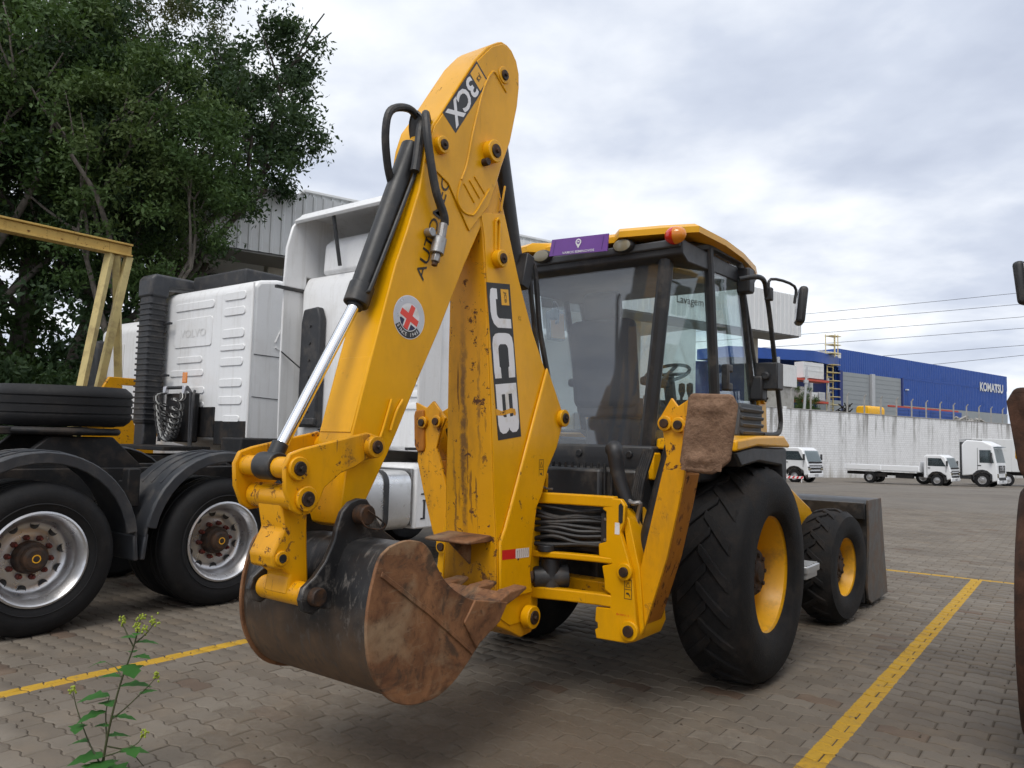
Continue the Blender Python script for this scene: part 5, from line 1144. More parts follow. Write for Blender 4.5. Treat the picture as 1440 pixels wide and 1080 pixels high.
# ---- white shed behind the trees
WS = empty('warehouse', (-8.96, 32, 0), BZ); tag(WS, 'ribbed white and grey warehouse corner rising behind the truck cabs', 'building')
MB().box((12, 8, 4.55), (23.9, 15.9, 9.1)).build('wall', 'sheet_white', WS, .02)
MB().box((12, 8, 10.35), (23.8, 15.8, 2.5)).build('upper_wall', 'sheet_grey', WS)
corrugated(WS, 'front_cladding', 'sheet_white', 0, 24, 0, 9.1, 11.7, .42, .06)
corrugated(WS, 'side_cladding', 'sheet_grey', 0, 16, 0, 9.0, 11.7, .34, .06, 'v')
MB().box((12, -.03, 11.75), (24.2, .25, .12)).box((-.05, 8, 11.72), (.25, 16.2, .12)).build('roof_trim', 'sheet_white', WS, .02)
MB().box((12, -.02, 9.05), (24.1, .3, .12)).box((-.06, 8, 9.02), (.36, 16, .14)).build('soffit_edge', 'soffit', WS)
for k in range(4):
    f = MB().box((.9+k*2.6, .0, 7.2), (1.5, .12, 1.6)).build('window', 'soffit', WS, .01); MB().box((.9+k*2.6, -.07, 7.2), (1.3, .03, 1.4)).build('pane', 'glass_truck', f)
MB().box((-.05, 3, 8.4), (.12, 1.2, .9)).build('vent_opening', 'soffit', WS)
# ---- car wash canopy building behind the backhoe cab
CW = empty('canopy_building', (13.18, 35, gz(0, 35)), BZ); tag(CW, 'white canopy building on pale columns behind the backhoe cab', 'building')
z_ = -gz(0, 35)
fc = corrugated(CW, 'fascia', 'sheet_white', 0, -26, 0, 6.55+z_, 8.40+z_, .30, .03)
MB().box((-13, .85, 7.48+z_), (25.98, 1.6, 1.82)).build('fascia_box', 'sheet_white', CW, .01)
corrugated(CW, 'fascia_end', 'sheet_white', 0, 1.6, .03, 6.55+z_, 8.40+z_, .30, .03, 'v')
MB().box((-13, .80, 6.52+z_), (25.9, 1.5, .05)).build('soffit_panel', 'soffit', CW)
for k in range(4): MB().box((-1.1-k*7.5, 1.9, 3.3+z_/2), (.45, .45, 6.6+z_)).build('column', 'plaster_cream', CW, .03)
MB().box((-15.5, 7.0, 3.1+z_/2), (22, .3, 6.9)).build('back_wall', 'plaster_cream', CW)
MB().box((-15.5, 4.2, 6.75+z_), (22, 5.6, .12)).build('roof_slab', 'sheet_white', CW)
for k in range(5):
    f = MB().box((-6.5-k*3.6, 6.82, 1.6), (2.4, .06, 3.2)).build('bay_door', 'door_grey', CW, .01)
lt = text('sign_lettering', 'Lavagem', 'decal_ink', CW, (-7.3, -.035, 7.25+z_), (1, 0, 0), (0, 0, 1), 1.55, .42)
# ---- retaining wall
WA = Vector((24.58, 68, 0)); 
def stained_wall():
    t = NT('stained_white'); v = t.co(); s_ = t.n('SeparateXYZ'); t.l(v, s_.inputs[0])
    base = t.mix(t.noise(v, .6, 6, .6), (.72, .72, .72), (.84, .845, .85))
    br = t.n('TexBrick'); t.l(t.map(v, rot=(R(90), 0, 0)), br.inputs[0]); br.inputs['Scale'].default_value = 1; br.inputs['Brick Width'].default_value = .42; br.inputs['Row Height'].default_value = .21; br.inputs['Mortar Size'].default_value = .012
    br.inputs[1].default_value = (1, 1, 1, 1); br.inputs[2].default_value = (.93, .93, .93, 1); br.inputs[3].default_value = (.68, .67, .65, 1)
    base = t.mix(1., base, br.outputs[0], 'MULTIPLY')
    strk = t.noise(t.map(v, (1.1, 1, .10)), 1.0, 7, .7, .3); fin = t.noise(t.map(v, (2.2, 1, .55)), 2.2, 8, .75)
    topw = t.step(t.math('ADD', s_.outputs[2], t.math('MULTIPLY', t.noise(t.map(v, (.7, 1, .1)), 1.4, 5), 5.)), 5.6, 8.4)
    d = t.math('MULTIPLY', t.step(strk, .50, .62), t.math('ADD', t.math('MULTIPLY', topw, .8), .22), clamp=True)
    base = t.mix(t.math('MULTIPLY', d, .8), base, (.16, .15, .13))
    loww = t.step(t.math('SUBTRACT', s_.outputs[2], t.math('MULTIPLY', t.noise(t.map(v, (.55, 1, .0)), 1.7, 5, .7), 7.)), -2.1, -4.3)
    base = t.mix(t.math('MULTIPLY', loww, .75), base, (.19, .16, .095))
    base = t.mix(t.math('MULTIPLY', t.step(fin, .57, .66), .7), base, (.20, .19, .17))
    t.set(col=base, rough=.85); t.bump(br.outputs['Fac'], .2, .02); M['stained_white'] = t.m
stained_wall()
RWl = empty('retaining_wall', (WA.x, WA.y, -1.6), BZ); tag(RWl, 'high white block retaining wall streaked with black and brown stains', 'wall')
MB().box((10, .2, 3.25), (110, .4, 6.5)).build('wall_face', 'stained_white', RWl, .01)
MB().box((10, .2, 6.53), (110, .5, .09)).build('coping', 'concrete', RWl, .01)
MB().box((-.7, -.06, 3.3), (.45, .10, 6.75)).build('pilaster', 'stained_white', RWl, .02)
terr = MB(); terr.add([tuple(WA+UD*u+VD*v+Vector((0, 0, 4.72))) for u, v in ((-60, .4), (90, .4), (90, 160), (-60, 160))], [(0, 1, 2, 3)])
structure(terr.build('terrace', 'soil', None, smooth=0))
pmesh = MB().box((0, 0, 1.0), (.11, .11, 2.0)).box((0, -.10, 2.08), (.09, .09, .30), (R(35), 0, 0)).mesh('fence_post'); pmesh.materials.append(M['concrete'])
for k in range(16):
    o = put('fence_post', pmesh, None, None); p = WA+UD*(1.5+k*2.9)+VD*.9; o.location = (p.x, p.y, 4.7); o.rotation_euler = (0, 0, BZ)
    tag(o, 'thin concrete fence post along the top of the stained white wall', 'fence post', 'posts on the retaining wall')
# ---- blue warehouse
BW = empty('warehouse', (42.5, 100, 4.7), BZ); tag(BW, 'big blue warehouse with grey roller doors and white lettering', 'building')
def bz(u): return 9.88-.011*u
MB().prism([(0.02, 0), (0.02, 9.86), (46.9, 9.3), (46.9, 0)], 'y', .12, 40).build('wall', 'sheet_blue', BW)
corrugated(BW, 'cladding_low', 'sheet_blue', 15.3, 47, 0, 3.2, 7.2, .5, .05)
corrugated(BW, 'cladding_top', 'sheet_blue', 0, 47, -.02, 6.9, 9.4, .5, .05, ztop=bz)
corrugated(BW, 'side_cladding', 'sheet_blue', 0, 40, -.0, 0, 9.86, .5, .05, 'v')
MB().prism([(15.3, 0), (15.3, 3.15), (47, 3.15), (47, 0)], 'y', -.06, .1).build('grey_skirt', 'door_grey', BW)
for (a, b) in ((.8, 7.1), (8.1, 15.0)):
    d_ = MB().box(((a+b)/2, .02, 3.45), (b-a, .14, 6.9)).build('roller_door', 'door_grey', BW, .01)
    for k in range(11): MB().box(((a+b)/2, -.06, .4+k*.6), (b-a-.1, .03, .04)).build('door_rib', 'door_grey', d_)
MB().box((7.6, -.15, 3.5), (.7, .5, 7.0)).build('door_post', 'galv', BW, .02)
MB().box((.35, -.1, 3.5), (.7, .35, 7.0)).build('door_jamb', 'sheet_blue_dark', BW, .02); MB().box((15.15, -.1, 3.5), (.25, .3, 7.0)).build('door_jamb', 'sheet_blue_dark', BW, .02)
text('building_lettering', 'KOMATSU', 'sheet_white', BW, (41.6, -.12, 7.2), (1, 0, 0), (0, 0, 1), 7.8, 1.45, .04)
MB().box((16.3, -.2, 5.4), (.5, .3, .18)).build('wall_lamp', 'sheet_white', BW)
# lower canopy wing on its left with racks of goods
CN = empty('canopy_wing', (42.5, 100, 4.7), BZ); tag(CN, 'blue flat canopy wing with stacked goods under it, left of the roller doors', 'building')
cnp = [(-.15, -.3), (-2.8, -1.75), (-9.7, -3.1), (-20, 1.0), (-20, 6), (-.15, 3.0)]
MB().prism(cnp, 'z', 7.2, 8.5).build('canopy_roof', 'sheet_blue', CN, .02)
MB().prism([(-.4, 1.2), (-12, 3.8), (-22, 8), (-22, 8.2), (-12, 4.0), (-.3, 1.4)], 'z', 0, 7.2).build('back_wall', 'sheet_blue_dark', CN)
MB().box((-2.6, -.4, 1.5), (5, .2, 3.0)).build('low_wall', 'door_grey', CN)
MB().box((-2.6, .6, 8.85), (4.6, 2.5, .7)).build('roof_upstand', 'sheet_white', CN)
for x in (-9.2, -15.5): MB().box((x, -2.4, 3.6), (.3, .3, 7.4)).build('canopy_post', 'galv', CN)
RK = empty('storage_rack', WA+UD*13.2+VD*8+Vector((0, 0, 4.72)), BZ); tag(RK, 'red storage rack with pale crates under the blue canopy', 'rack')
for z in (1.7, 4.0): MB().box((0, 0, z), (7.5, 1.4, .22)).build('shelf_beam', 'red_rack', RK)
for x in (-3.7, 0, 3.7): MB().box((x, -.6, 2.2), (.16, .16, 4.4)).build('rack_post', 'galv', RK)
for k, (x, z, w_, h, m) in enumerate(((1.2, 4.1, 3.6, 1.7, 'sheet_white'), (-.4, 1.8, 1.4, 1.3, 'concrete'), (1.4, 1.8, 1.0, .8, 'sheet_white'), (2.7, 1.8, 1.1, .9, 'galv'), (-2.6, 1.8, 1.6, .6, 'concrete'), (-1, .0, 1.2, .9, 'galv'), (1.5, .0, 1.5, .8, 'chassis_black'))):
    o = MB().box((0, 0, h/2), (w_, 1.1, h)).box((0, -.56, h/2), (w_*.9, .02, h*.12)).box((0, -.56, h*.8), (w_*.9, .02, h*.08)).build('crate', m, None, .02)
    o.location = RK.location+UD*x+Vector((0, 0, z+.12 if z else 0)); o.rotation_euler = (0, 0, BZ)
    tag(o, ['long pale crate on the upper rack shelf', 'tall grey crate on the lower rack shelf', 'small white crate on the lower rack shelf', 'silver crate at the end of the lower rack shelf', 'low flat grey crate on the lower rack shelf', 'silver crate standing under the rack', 'dark crate standing under the rack'][k], 'crate')
AN = MB().box((0, 0, 0), (2.0, 3.0, 2.0)).build('container', 'sheet_white', None, .02); AN.rotation_euler = (0, 0, BZ)
AN.location = WA+UD*2.5+VD*3.4+Vector((0, 0, 8.1)); tag(AN, 'white ribbed container box on the terrace edge beside the canopy building', 'container')
AN.scale = (1.25, 1, 1.02)
MB().box((0, 0, -2.2), (1.7, 2.6, 2.3)).build('container_base', 'concrete', AN)
for k in range(7): MB().box((-.85+k*.28, -1.51, 0), (.06, .03, 1.9)).build('container_rib', 'sheet_white', AN)
# caged ladder up to the roof
LD = empty('ladder', Vector((42.5, 100, 4.7))-UD*4.6-VD*1.9, BZ); tag(LD, 'pale yellow caged ladder going up past the blue canopy edge', 'ladder')
for x in (-.6, .6): MB().box((x, 0, 3.9), (.12, .12, 7.8)).box((x*1.5, 0, 9.6), (.08, .08, 2.8)).box((x*.5, -.9, 9.6), (.08, .08, 2.8)).build('stringer', 'ladder_yellow', LD)
for k in range(12): MB().box((0, 0, .5+k*.65), (1.2, .09, .09)).build('rung', 'ladder_yellow', LD)
for k in range(6): MB().box((0, -.5, 2.2+k*1.0), (1.5, .9, .07)).build('cage_hoop', 'ladder_yellow', LD)
for k in range(3): MB().box((0, -.4, 8.6+k*1.1), (1.9, 1.1, .07)).build('cage_hoop', 'ladder_yellow', LD)
# yellow tank, wreck, blue hoarding, red beams on the terrace
YK = MB().prism([(a, b+.62) for a, b in rrect(1.5, 1.25, .35, 4)], 'x', -1.45, 1.45).build('plastic_tank', 'yellow_plastic', None, .12, seg=3); YK.location = WA+UD*17.3+VD*2.8+Vector((0, 0, 4.72)); YK.rotation_euler = (0, 0, BZ)
tag(YK, 'rounded yellow tank standing on the terrace before the roller doors', 'tank')
for x in (-.9, .0, .9): MB().prism([(a, b+.62) for a, b in rrect(1.54, 1.29, .36, 4)], 'x', x-.05, x+.05).build('tank_band', 'yellow_plastic', YK, .02)
HB = empty('hoarding', WA+UD*25.5+VD*4+Vector((0, 0, 4.72)), BZ); tag(HB, 'low blue sheet hoarding along the terrace edge', 'hoarding')
for k in range(6):
    pn = MB().box((k*2.4, 0, .75), (2.35, .06, 1.5)).build('panel', 'sheet_blue', HB)
    for j in range(4): MB().box((k*2.4, -.05, .2+j*.35), (2.3, .04, .10)).build('panel_rib', 'sheet_blue', pn)
RBm = MB().box((0, 0, 1.9), (16, .2, .2)).box((-6, 0, .95), (.25, .25, 1.9)).box((0, 0, .95), (.25, .25, 1.9)).box((6, 0, .95), (.25, .25, 1.9)).build('loading_rail', 'red_rack', None, .01); RBm.location = WA+UD*36+VD*7+Vector((0, 0, 4.72)); RBm.rotation_euler = (0, 0, BZ)
tag(RBm, 'orange red rail on posts beside the blue hoarding', 'rail')
HP = MB(); rg = random.Random(4)
for k in range(60):
    HP.box((rg.uniform(-2.5, 2.5), rg.uniform(-.6, .6), rg.uniform(.05, .75)), (rg.uniform(.3, 1.1), rg.uniform(.1, .4), rg.uniform(.05, .2)), (rg.uniform(-.6, .6), rg.uniform(-.6, .6), rg.uniform(0, 3)))
HPo = HP.build('scrap_heap', 'concrete', None); HPo.location = WA+UD*38+VD*3+Vector((0, 0, 4.75)); HPo.rotation_euler = (0, 0, BZ); tag(HPo, 'heap of grey rubble at the far end of the wall', 'scrap heap', kind='stuff')
SCp = MB(); rg = random.Random(9)
for k in range(40): SCp.tube([(rg.uniform(-1.3, 1.3), rg.uniform(-.5, .5), rg.uniform(0, .6)), (rg.uniform(-1, 1), rg.uniform(-.5, .5), rg.uniform(.2, 1.5))], .06, 6)
so_ = SCp.build('scrap_heap', 'chassis_black', None); so_.location = WA+UD*15.0+VD*4.4+Vector((0, 0, 4.75)); so_.rotation_euler = (0, 0, BZ); tag(so_, 'dark tangle of scrap bars left of the yellow tank', 'scrap heap', kind='stuff')
GP = MB().tube([(0, 0, 0), (.28, 0, 4.4)], [.13, .09], 10).box((.2, 0, 3.0), (.35, .3, .3)).build('light_pole', 'galv', None); GP.location = WA+UD*4.6+VD*1.75+Vector((0, 0, 4.7)); tag(GP, 'short leaning grey pole on the terrace in front of the rack', 'pole')
# ---- power lines
WIRES = [((-65.7, 135, z0-5.3*(z1-z0)/16+.9), (136.1, 135, z1+.9)) for z0, z1 in ((16.88, 32.69), (15.29, 30.09), (13.63, 27.89), (10.72, 24.79), (6.42, 24.12), (17.53, 35.35))]
for k, (a, b) in enumerate(WIRES):
    a, b = Vector(a), Vector(b); P = [a.lerp(b, t/10)-Vector((0, 0, 1.2*4*(t/10)*(1-t/10))) for t in range(11)]
    o = MB().tube(P, .04, 5).build('power_line', 'black_plastic', None); tag(o, 'thin power cable strung across the cloudy sky above the blue warehouse', 'cable', 'power cables above the yard')
# ---- far trucks
FH = R(136)     # heading: to the right and a little towards the viewer
simple('lorry_white', (.74, .75, .76), .35, 0, .04, 2)
def far_wheel(par, x, y, r=.42, wd=.26):
    w_ = MB().lathe([(r*.55, 0), (r*.6, -.03), (r*.95, -.02), (r, .03), (r, wd-.03), (r*.95, wd), (.01, wd)], (x, y, r), 'y', 20).build('wheel', 'tyre_truck', par)
    MB().lathe([(r*.56, .01), (r*.5, .05), (r*.25, .04), (r*.22, -.02), (.005, -.03)], (x, y, r), 'y', 16).build('rim', 'alu_rim', w_)
def small_lorry(name, loc, heading, label, bed):
    """cab-over delivery truck; local x forward, y left, so its right flank faces the viewer"""
    e = empty(name, loc, math.pi/2-heading)
    tag(e, label, 'truck')
    cab_ = [(.05, .55), (.05, 2.05), (.2, 2.2), (1.15, 2.22), (1.45, 2.05), (1.72, 1.40), (1.80, 1.15), (1.82, .55), (1.55, .45), (1.5, .78), (1.1, .98), (.75, .98), (.35, .75), (.3, .55)]
    MB().prism(cab_, 'y', -1.0, 1.0).build('cab', 'lorry_white', e, .07, seg=3)
    MB().prism([(.35, 1.42), (.35, 1.98), (1.2, 1.98), (1.5, 1.42)], 'y', -1.012, -1.0).build('side_window', 'glass_truck', e); MB().prism([(.35, 1.42), (.35, 1.98), (1.2, 1.98), (1.5, 1.42)], 'y', 1.0, 1.012).build('side_window', 'glass_truck', e)
    MB().add([(1.76, -.9, 1.36), (1.76, .9, 1.36), (1.52, .84, 2.02), (1.52, -.84, 2.02)], [(0, 1, 2, 3)]).build('windscreen', 'glass_truck', e, smooth=0)
    for (z, h, w_) in ((1.10, .05, .8), (.92, .10, .8), (.70, .12, .75)): MB().box((1.83, 0, z), (.03, w_*2, h)).build('grille_bar', 'chassis_black', e)
    for s in (-1, 1):
        MB().box((1.82, s*.78, .88), (.06, .30, .14)).build('headlight', 'lens_clear', e, .02)
        MB().box((1.62, s*1.14, 1.62), (.10, .16, .38)).build('mirror', 'black_plastic', e, .03)
        far_wheel(e, .92, -1.0 if s < 0 else .74)
    MB().box((1.83, 0, .50), (.08, 1.9, .26)).build('bumper', 'lorry_white', e, .04)
    MB().box((1.88, 0, .52), (.01, .45, .13)).build('number_plate', 'galv', e); MB().box((1.80, 0, 1.30), (.05, 1.7, .10)).build('scuttle', 'chassis_black', e, .02)
    for s in (-1, 1):
        MB().tube([(.28, s*1.004, .75), (.28, s*1.004, 2.0)], .012, 5).tube([(1.50, s*1.004, 1.0), (1.53, s*1.004, 1.4)], .012, 5).build('door_seam', 'chassis_black', e)
        MB().box((.42, s*1.01, 1.28), (.16, .03, .05)).build('door_handle', 'chassis_black', e); MB().box((1.78, s*.86, 1.0), (.1, .22, .06)).build('corner_vent', 'chassis_black', e)
        MB().prism([(.42, .50), (.42, .80), (.62, 1.0), (.92, 1.06), (1.22, 1.0), (1.42, .80), (1.42, .50), (1.36, .50), (1.30, .78), (.92, .96), (.54, .78), (.48, .50)], 'y', s*1.012, s*.98).build('wheel_arch', 'chassis_black', e)
    MB().box((-2.6, 0, .70), (6.0, .75, .22)).box((-1.3, -.7, .62), (1.2, .3, .36)).box((-3.0, -.8, .62), (1.0, .2, .30)).build('chassis', 'chassis_black', e, .02)
    for s in (-1, 1): far_wheel(e, -3.7, -1.0 if s < 0 else .74); far_wheel(e, -3.7, -.68 if s < 0 else .42)
    if bed:
        b_ = MB().box((-2.85, 0, .98), (5.3, 2.1, .12)).build('bed_floor', 'lorry_white', e, .01)
        for s in (-1, 1):
            for k in range(2): MB().box((-1.55-k*2.6, s*1.05, 1.15), (2.55, .05, .36)).build('side_board', 'lorry_white', b_, .01)
        MB().box((-5.5, 0, 1.15), (.05, 2.1, .36)).build('tail_board', 'lorry_white', b_, .01); MB().box((-.2, 0, 1.3), (.05, 2.1, .75)).build('head_board', 'lorry_white', b_, .01)
    return e
small_lorry('flatbed_truck', (30.15, 55.8, gz(0, 55.8)), FH, 'white flatbed delivery truck with an empty dropside bed by the stained wall', True)
small_lorry('delivery_truck', (20.0, 55.5, gz(0, 55.5)), R(138), 'white delivery truck cab peeking out beside the backhoe handrail', False).scale = (1.12, 1.12, 1.12)
BR = MB().box((0, 0, .55), (2.6, .06, .28)).box((-1.1, 0, .2), (.08, .3, .42)).box((1.1, 0, .2), (.08, .3, .42)).build('barrier', 'decal_white', None, .01); BR.location = (19.5, 53.6, gz(0, 53.6)); BR.scale = (.62, .62, .62); BR.rotation_euler = (0, 0, R(-20)); tag(BR, 'low red and white striped barrier in front of the delivery truck cab', 'barrier')
for k in range(6): MB().add([(-1.25+k*.44+a, -.032, b) for a, b in ((0, .42), (.2, .42), (.36, .68), (.16, .68))], [(0, 1, 2, 3)]).build('stripe', 'decal_red', BR, smooth=0)
ME = empty('truck_tractor', (33.8, 56.4, gz(0, 56.4)), math.pi/2-R(136)); tag(ME, 'white high-cab tractor truck parked in front of a grey box trailer', 'truck')
MB().prism([(-.4, .75), (-.4, 3.0), (-.1, 3.35), (.9, 3.30), (1.55, 3.0), (1.80, 1.7), (1.85, .5), (1.5, .4), (1.5, .85), (1.15, 1.12), (.65, 1.12), (.3, .85)], 'y', -1.22, 1.22).build('cab', 'lorry_white', ME, .08, seg=3)
MB().add([(1.80, -1.08, 1.78), (1.80, 1.08, 1.78), (1.62, 1.0, 2.75), (1.62, -1.0, 2.75)], [(0, 1, 2, 3)]).build('windscreen', 'glass_truck', ME, smooth=0)
MB().prism([(.75, 1.75), (.75, 2.65), (1.45, 2.65), (1.65, 1.75)], 'y', -1.232, -1.22).build('side_window', 'glass_truck', ME)
MB().box((1.84, 0, 1.30), (.05, 1.5, .55)).box((1.87, 0, .62), (.05, 1.7, .22)).build('grille', 'black_plastic', ME, .03)
MB().lathe([(.12, 0), (.14, .02), (.16, 0)], (1.875, 0, 1.40), 'x', 20).build('grille_ring', 'alu_rim', ME)
for s in (-1, 1):
    MB().box((1.80, s*1.0, .85), (.1, .34, .30)).build('headlight', 'lens_clear', ME, .03); MB().box((1.5, s*1.36, 2.1), (.12, .22, .75)).build('mirror', 'black_plastic', ME, .04)
    far_wheel(ME, .9, -1.22 if s < 0 else .92, .52, .30); far_wheel(ME, -3.0, -1.22 if s < 0 else .7, .52, .5)
MB().box((1.84, 0, .42), (.10, 2.3, .32)).build('bumper', 'lorry_white', ME, .05)
for k in range(4): MB().box((1.87, 0, 1.10+k*.12), (.02, 1.4, .03)).build('grille_slat', 'alu_rim', ME)
MB().box((1.9, 0, .45), (.01, .45, .13)).build('number_plate', 'galv', ME); MB().box((1.72, 0, 2.86), (.30, 2.1, .06), (0, R(-12), 0)).build('sun_visor', 'glass_truck', ME, .02)
MB().prism([(.32, .50), (.32, .95), (.6, 1.2), (.9, 1.26), (1.2, 1.2), (1.5, .95), (1.5, .50), (1.42, .50), (1.38, .9), (.9, 1.14), (.42, .9), (.40, .50)], 'y', -1.235, -1.2).build('wheel_arch', 'black_plastic', ME)
MB().tube([(.62, -1.225, 1.25), (.62, -1.225, 2.8)], .015, 5).build('door_seam', 'black_plastic', ME); MB().box((.75, -1.23, 1.55), (.2, .03, .06)).build('door_handle', 'black_plastic', ME)
MB().box((-.48, 0, 2.1), (.14, 2.2, 2.2)).box((-2, 0, .85), (3.4, .8, .3)).box((-.2, -1.0, .8), (.8, .3, .5)).box((.3, -.9, 3.2), (1.1, .1, .35)).build('rear_fairing', 'black_plastic', ME, .03)
TB = empty('box_trailer', (38.4, 60.5, gz(0, 60.5)), math.pi/2-R(100)); tag(TB, 'long grey box trailer behind the high-cab tractor truck', 'trailer')
tbx = MB().box((2, 0, 2.35), (9, 2.5, 2.5)).build('box', 'sheet_white', TB, .03)
for k in range(18): MB().box((-2.2+k*.5, -1.26, 2.35), (.06, .03, 2.4)).build('box_rib', 'sheet_white', tbx)
MB().box((2, 0, .95), (8.8, 1.0, .25)).build('chassis', 'chassis_black', TB)
for x in (-1.2, 0.0, 4.6, 5.8):
    for s in (-1, 1): far_wheel(TB, x, -1.22 if s < 0 else .7, .5, .5)
# ================================================================ vegetation
def leaf_mat(name, c0, c1, c2):
    t = NT(name); g = t.n('NewGeometry'); oi = t.n('ObjectInfo')
    rnd = t.n('Attribute', attribute_name='rnd').outputs['Fac']; pos = g.outputs['Position']
    n = t.noise(pos, .55, 4, .6)
    c = t.mix(rnd, c0, c1); c = t.mix(t.math('MULTIPLY', t.step(n, .45, .68), .55), c, c2)
    t.set(col=c, rough=.62, spec=.25)
    tl_ = t.n('BsdfTranslucent'); t.l(t.mix(.35, c, (.12, .20, .02)), tl_.inputs[0])
    mx = t.n('MixShader'); mx.inputs[0].default_value = .22; t.l(t.b.outputs[0], mx.inputs[1]); t.l(tl_.outputs[0], mx.inputs[2]); t.l(mx.outputs[0], t.o.inputs[0]); M[name] = t.m
leaf_mat('leaf_dark', (.014, .036, .014), (.052, .090, .034), (.038, .066, .034))
leaf_mat('leaf_mid', (.028, .062, .016), (.070, .120, .035), (.085, .105, .03))
leaf_mat('leaf_olive', (.035, .045, .016), (.080, .085, .035), (.07, .055, .025))
leaf_mat('leaf_weed', (.035, .13, .025), (.075, .21, .04), (.06, .18, .03))
simple('bark', (.055, .045, .036), .9, 0, .45, 6, .5, ((.14, .13, .11), .5, 3))
simple('bark_pale', (.15, .13, .11), .9, 0, .4, 5, .5, ((.05, .045, .035), .5, 4))
def leaf_mesh(name, centers, per, rad, size, seed, flat=.75):
    """thousands of small leaf blades scattered round clump centres"""
    rg = np.random.default_rng(seed); C_ = np.repeat(np.asarray(centers), per, 0); n = len(C_)
    d = rg.normal(size=(n, 3)); d /= np.linalg.norm(d, axis=1, keepdims=True); r = rad*np.abs(rg.normal(.75, .38, (n, 1)))
    P = C_+d*r*np.array([1, 1, flat])
    a = rg.normal(size=(n, 3)); a[:, 2] -= .3; a /= np.linalg.norm(a, axis=1, keepdims=True)
    b = rg.normal(size=(n, 3)); b -= a*(a*b).sum(1, keepdims=True); b /= np.linalg.norm(b, axis=1, keepdims=True)
    L_ = size*rg.uniform(.6, 1.35, (n, 1)); w_ = L_*rg.uniform(.32, .5, (n, 1)); nn = np.cross(a, b)
    V = np.stack([P, P+a*L_*.5+b*w_*.5+nn*L_*.06, P+a*L_, P+a*L_*.5-b*w_*.5+nn*L_*.06], 1).reshape(-1, 3)
    me = bpy.data.meshes.new(name); me.vertices.add(4*n); me.vertices.foreach_set('co', V.ravel()); me.loops.add(4*n); me.loops.foreach_set('vertex_index', np.arange(4*n, dtype=np.int32))
    me.polygons.add(n); me.polygons.foreach_set('loop_start', np.arange(0, 4*n, 4, dtype=np.int32))
    at = me.attributes.new('rnd', 'FLOAT', 'FACE'); at.data.foreach_set('value', np.clip(np.repeat(rg.random(len(centers)), per)*.6+rg.random(n)*.4, 0, 1).astype(np.float32))
    me.update(); me.validate(); return me
def tree_parts(seed, H, cr, cz0, leafm, nclump=170, per=150, lean=0., bark='bark', size=.20, trunk_r=.22, forks=3):
    """trunk with forking limbs; the crown is clumps of leaves hung round the limb ends"""
    rg = random.Random(seed); tr = MB(); tips = []
    cc = Vector((lean*H*.6, 0, (cz0+H)/2)); hz = (H-cz0)/2
    def limb(p, d, ln, r, lev):
        if lev and ((p.x-cc.x)/cr)**2+((p.y-cc.y)/cr)**2+max(0, (p.z-cc.z)/hz)**2 > .62: return
        P = [p]; q = p
        for k in range(4):
            d = (d+Vector((rg.uniform(-.22, .22), rg.uniform(-.22, .22), rg.uniform(-.05, .16)))).normalized(); q = q+d*ln/4; P.append(q)
        tr.tube(P, [r*(1-.13*i) for i in range(5)] if lev else [r*(1.15-.1*i) for i in range(5)], 9 if lev < 2 else 5, cap=False)
        for t_ in (2, 3, 4):
            if lev >= 1: tips.append(P[t_])
        if lev < 3:
            for k in range(forks if lev else forks+1):
                a = rg.uniform(0, 6.28); sp = rg.uniform(.45, 1.05)
                nd = (d+Vector((math.cos(a)*sp, math.sin(a)*sp, rg.uniform(-.1, .35)))).normalized()
                limb(P[-1] if k < 2 else P[3], nd, ln*rg.uniform(.55, .78), r*.55, lev+1)
    limb(Vector((0, 0, -.2)), Vector((lean, 0, 1)).normalized(), H*.42, trunk_r, 0)
    cc = Vector((lean*H*.6, 0, (cz0+H)/2)); hz = (H-cz0)/2
    cen = []
    tips = [t_ for t_ in tips if t_.z > cz0*.8]
    k = 0
    while len(cen) < nclump and k < 9000:
        k += 1
        if tips and rg.random() < .45:
            t_ = rg.choice(tips)+Vector((rg.gauss(0, .5), rg.gauss(0, .5), rg.gauss(0, .4)))
        else:
            a = rg.uniform(0, 6.28); u = rg.uniform(-1, 1); s = rg.uniform(.45, 1.0)**.5; h = math.sqrt(1-u*u)
            t_ = cc+Vector((cr*s*h*math.cos(a), cr*s*h*math.sin(a), hz*s*u))
        e = ((t_.x-cc.x)/cr)**2+((t_.y-cc.y)/cr)**2+((t_.z-cc.z)/hz)**2
        if e < 1.15+.25*math.sin(3*math.atan2(t_.y-cc.y, t_.x-cc.x)+seed): cen.append(tuple(t_))
    crown = leaf_mesh('crown', cen, per, .44, size, seed)
    crown.materials.append(M[leafm])
    tm = tr.mesh('trunk', 50); tm.materials.append(M[bark])
    return tm, crown
TK = [tree_parts(11, 14.8, 3.5, 6.3, 'leaf_dark', 215, 195, .03, size=.15), tree_parts(23, 13, 2.7, 5.4, 'leaf_mid', 165, 180, -.04, 'bark_pale', size=.15, trunk_r=.17), tree_parts(37, 15.5, 2.6, 6.0, 'leaf_olive', 150, 165, .05, size=.13, trunk_r=.2), tree_parts(51, 11.5, 2.6, 4.4, 'leaf_dark', 185, 190, -.02, size=.14, trunk_r=.18)]
def tree(kind, x, y, rz, s, label, group=None):
    e = empty('tree', (x, y, gz(x, y)), rz); e.scale = (s, s, s); tag(e, label, 'tree', group)
    for nm, me in zip(('trunk', 'crown'), TK[kind]): put(nm, me, None, e)
tree(0, -9.1, 20.3, .4, 1.0, 'tall dense dark tree whose crown overhangs the ribbed warehouse corner')
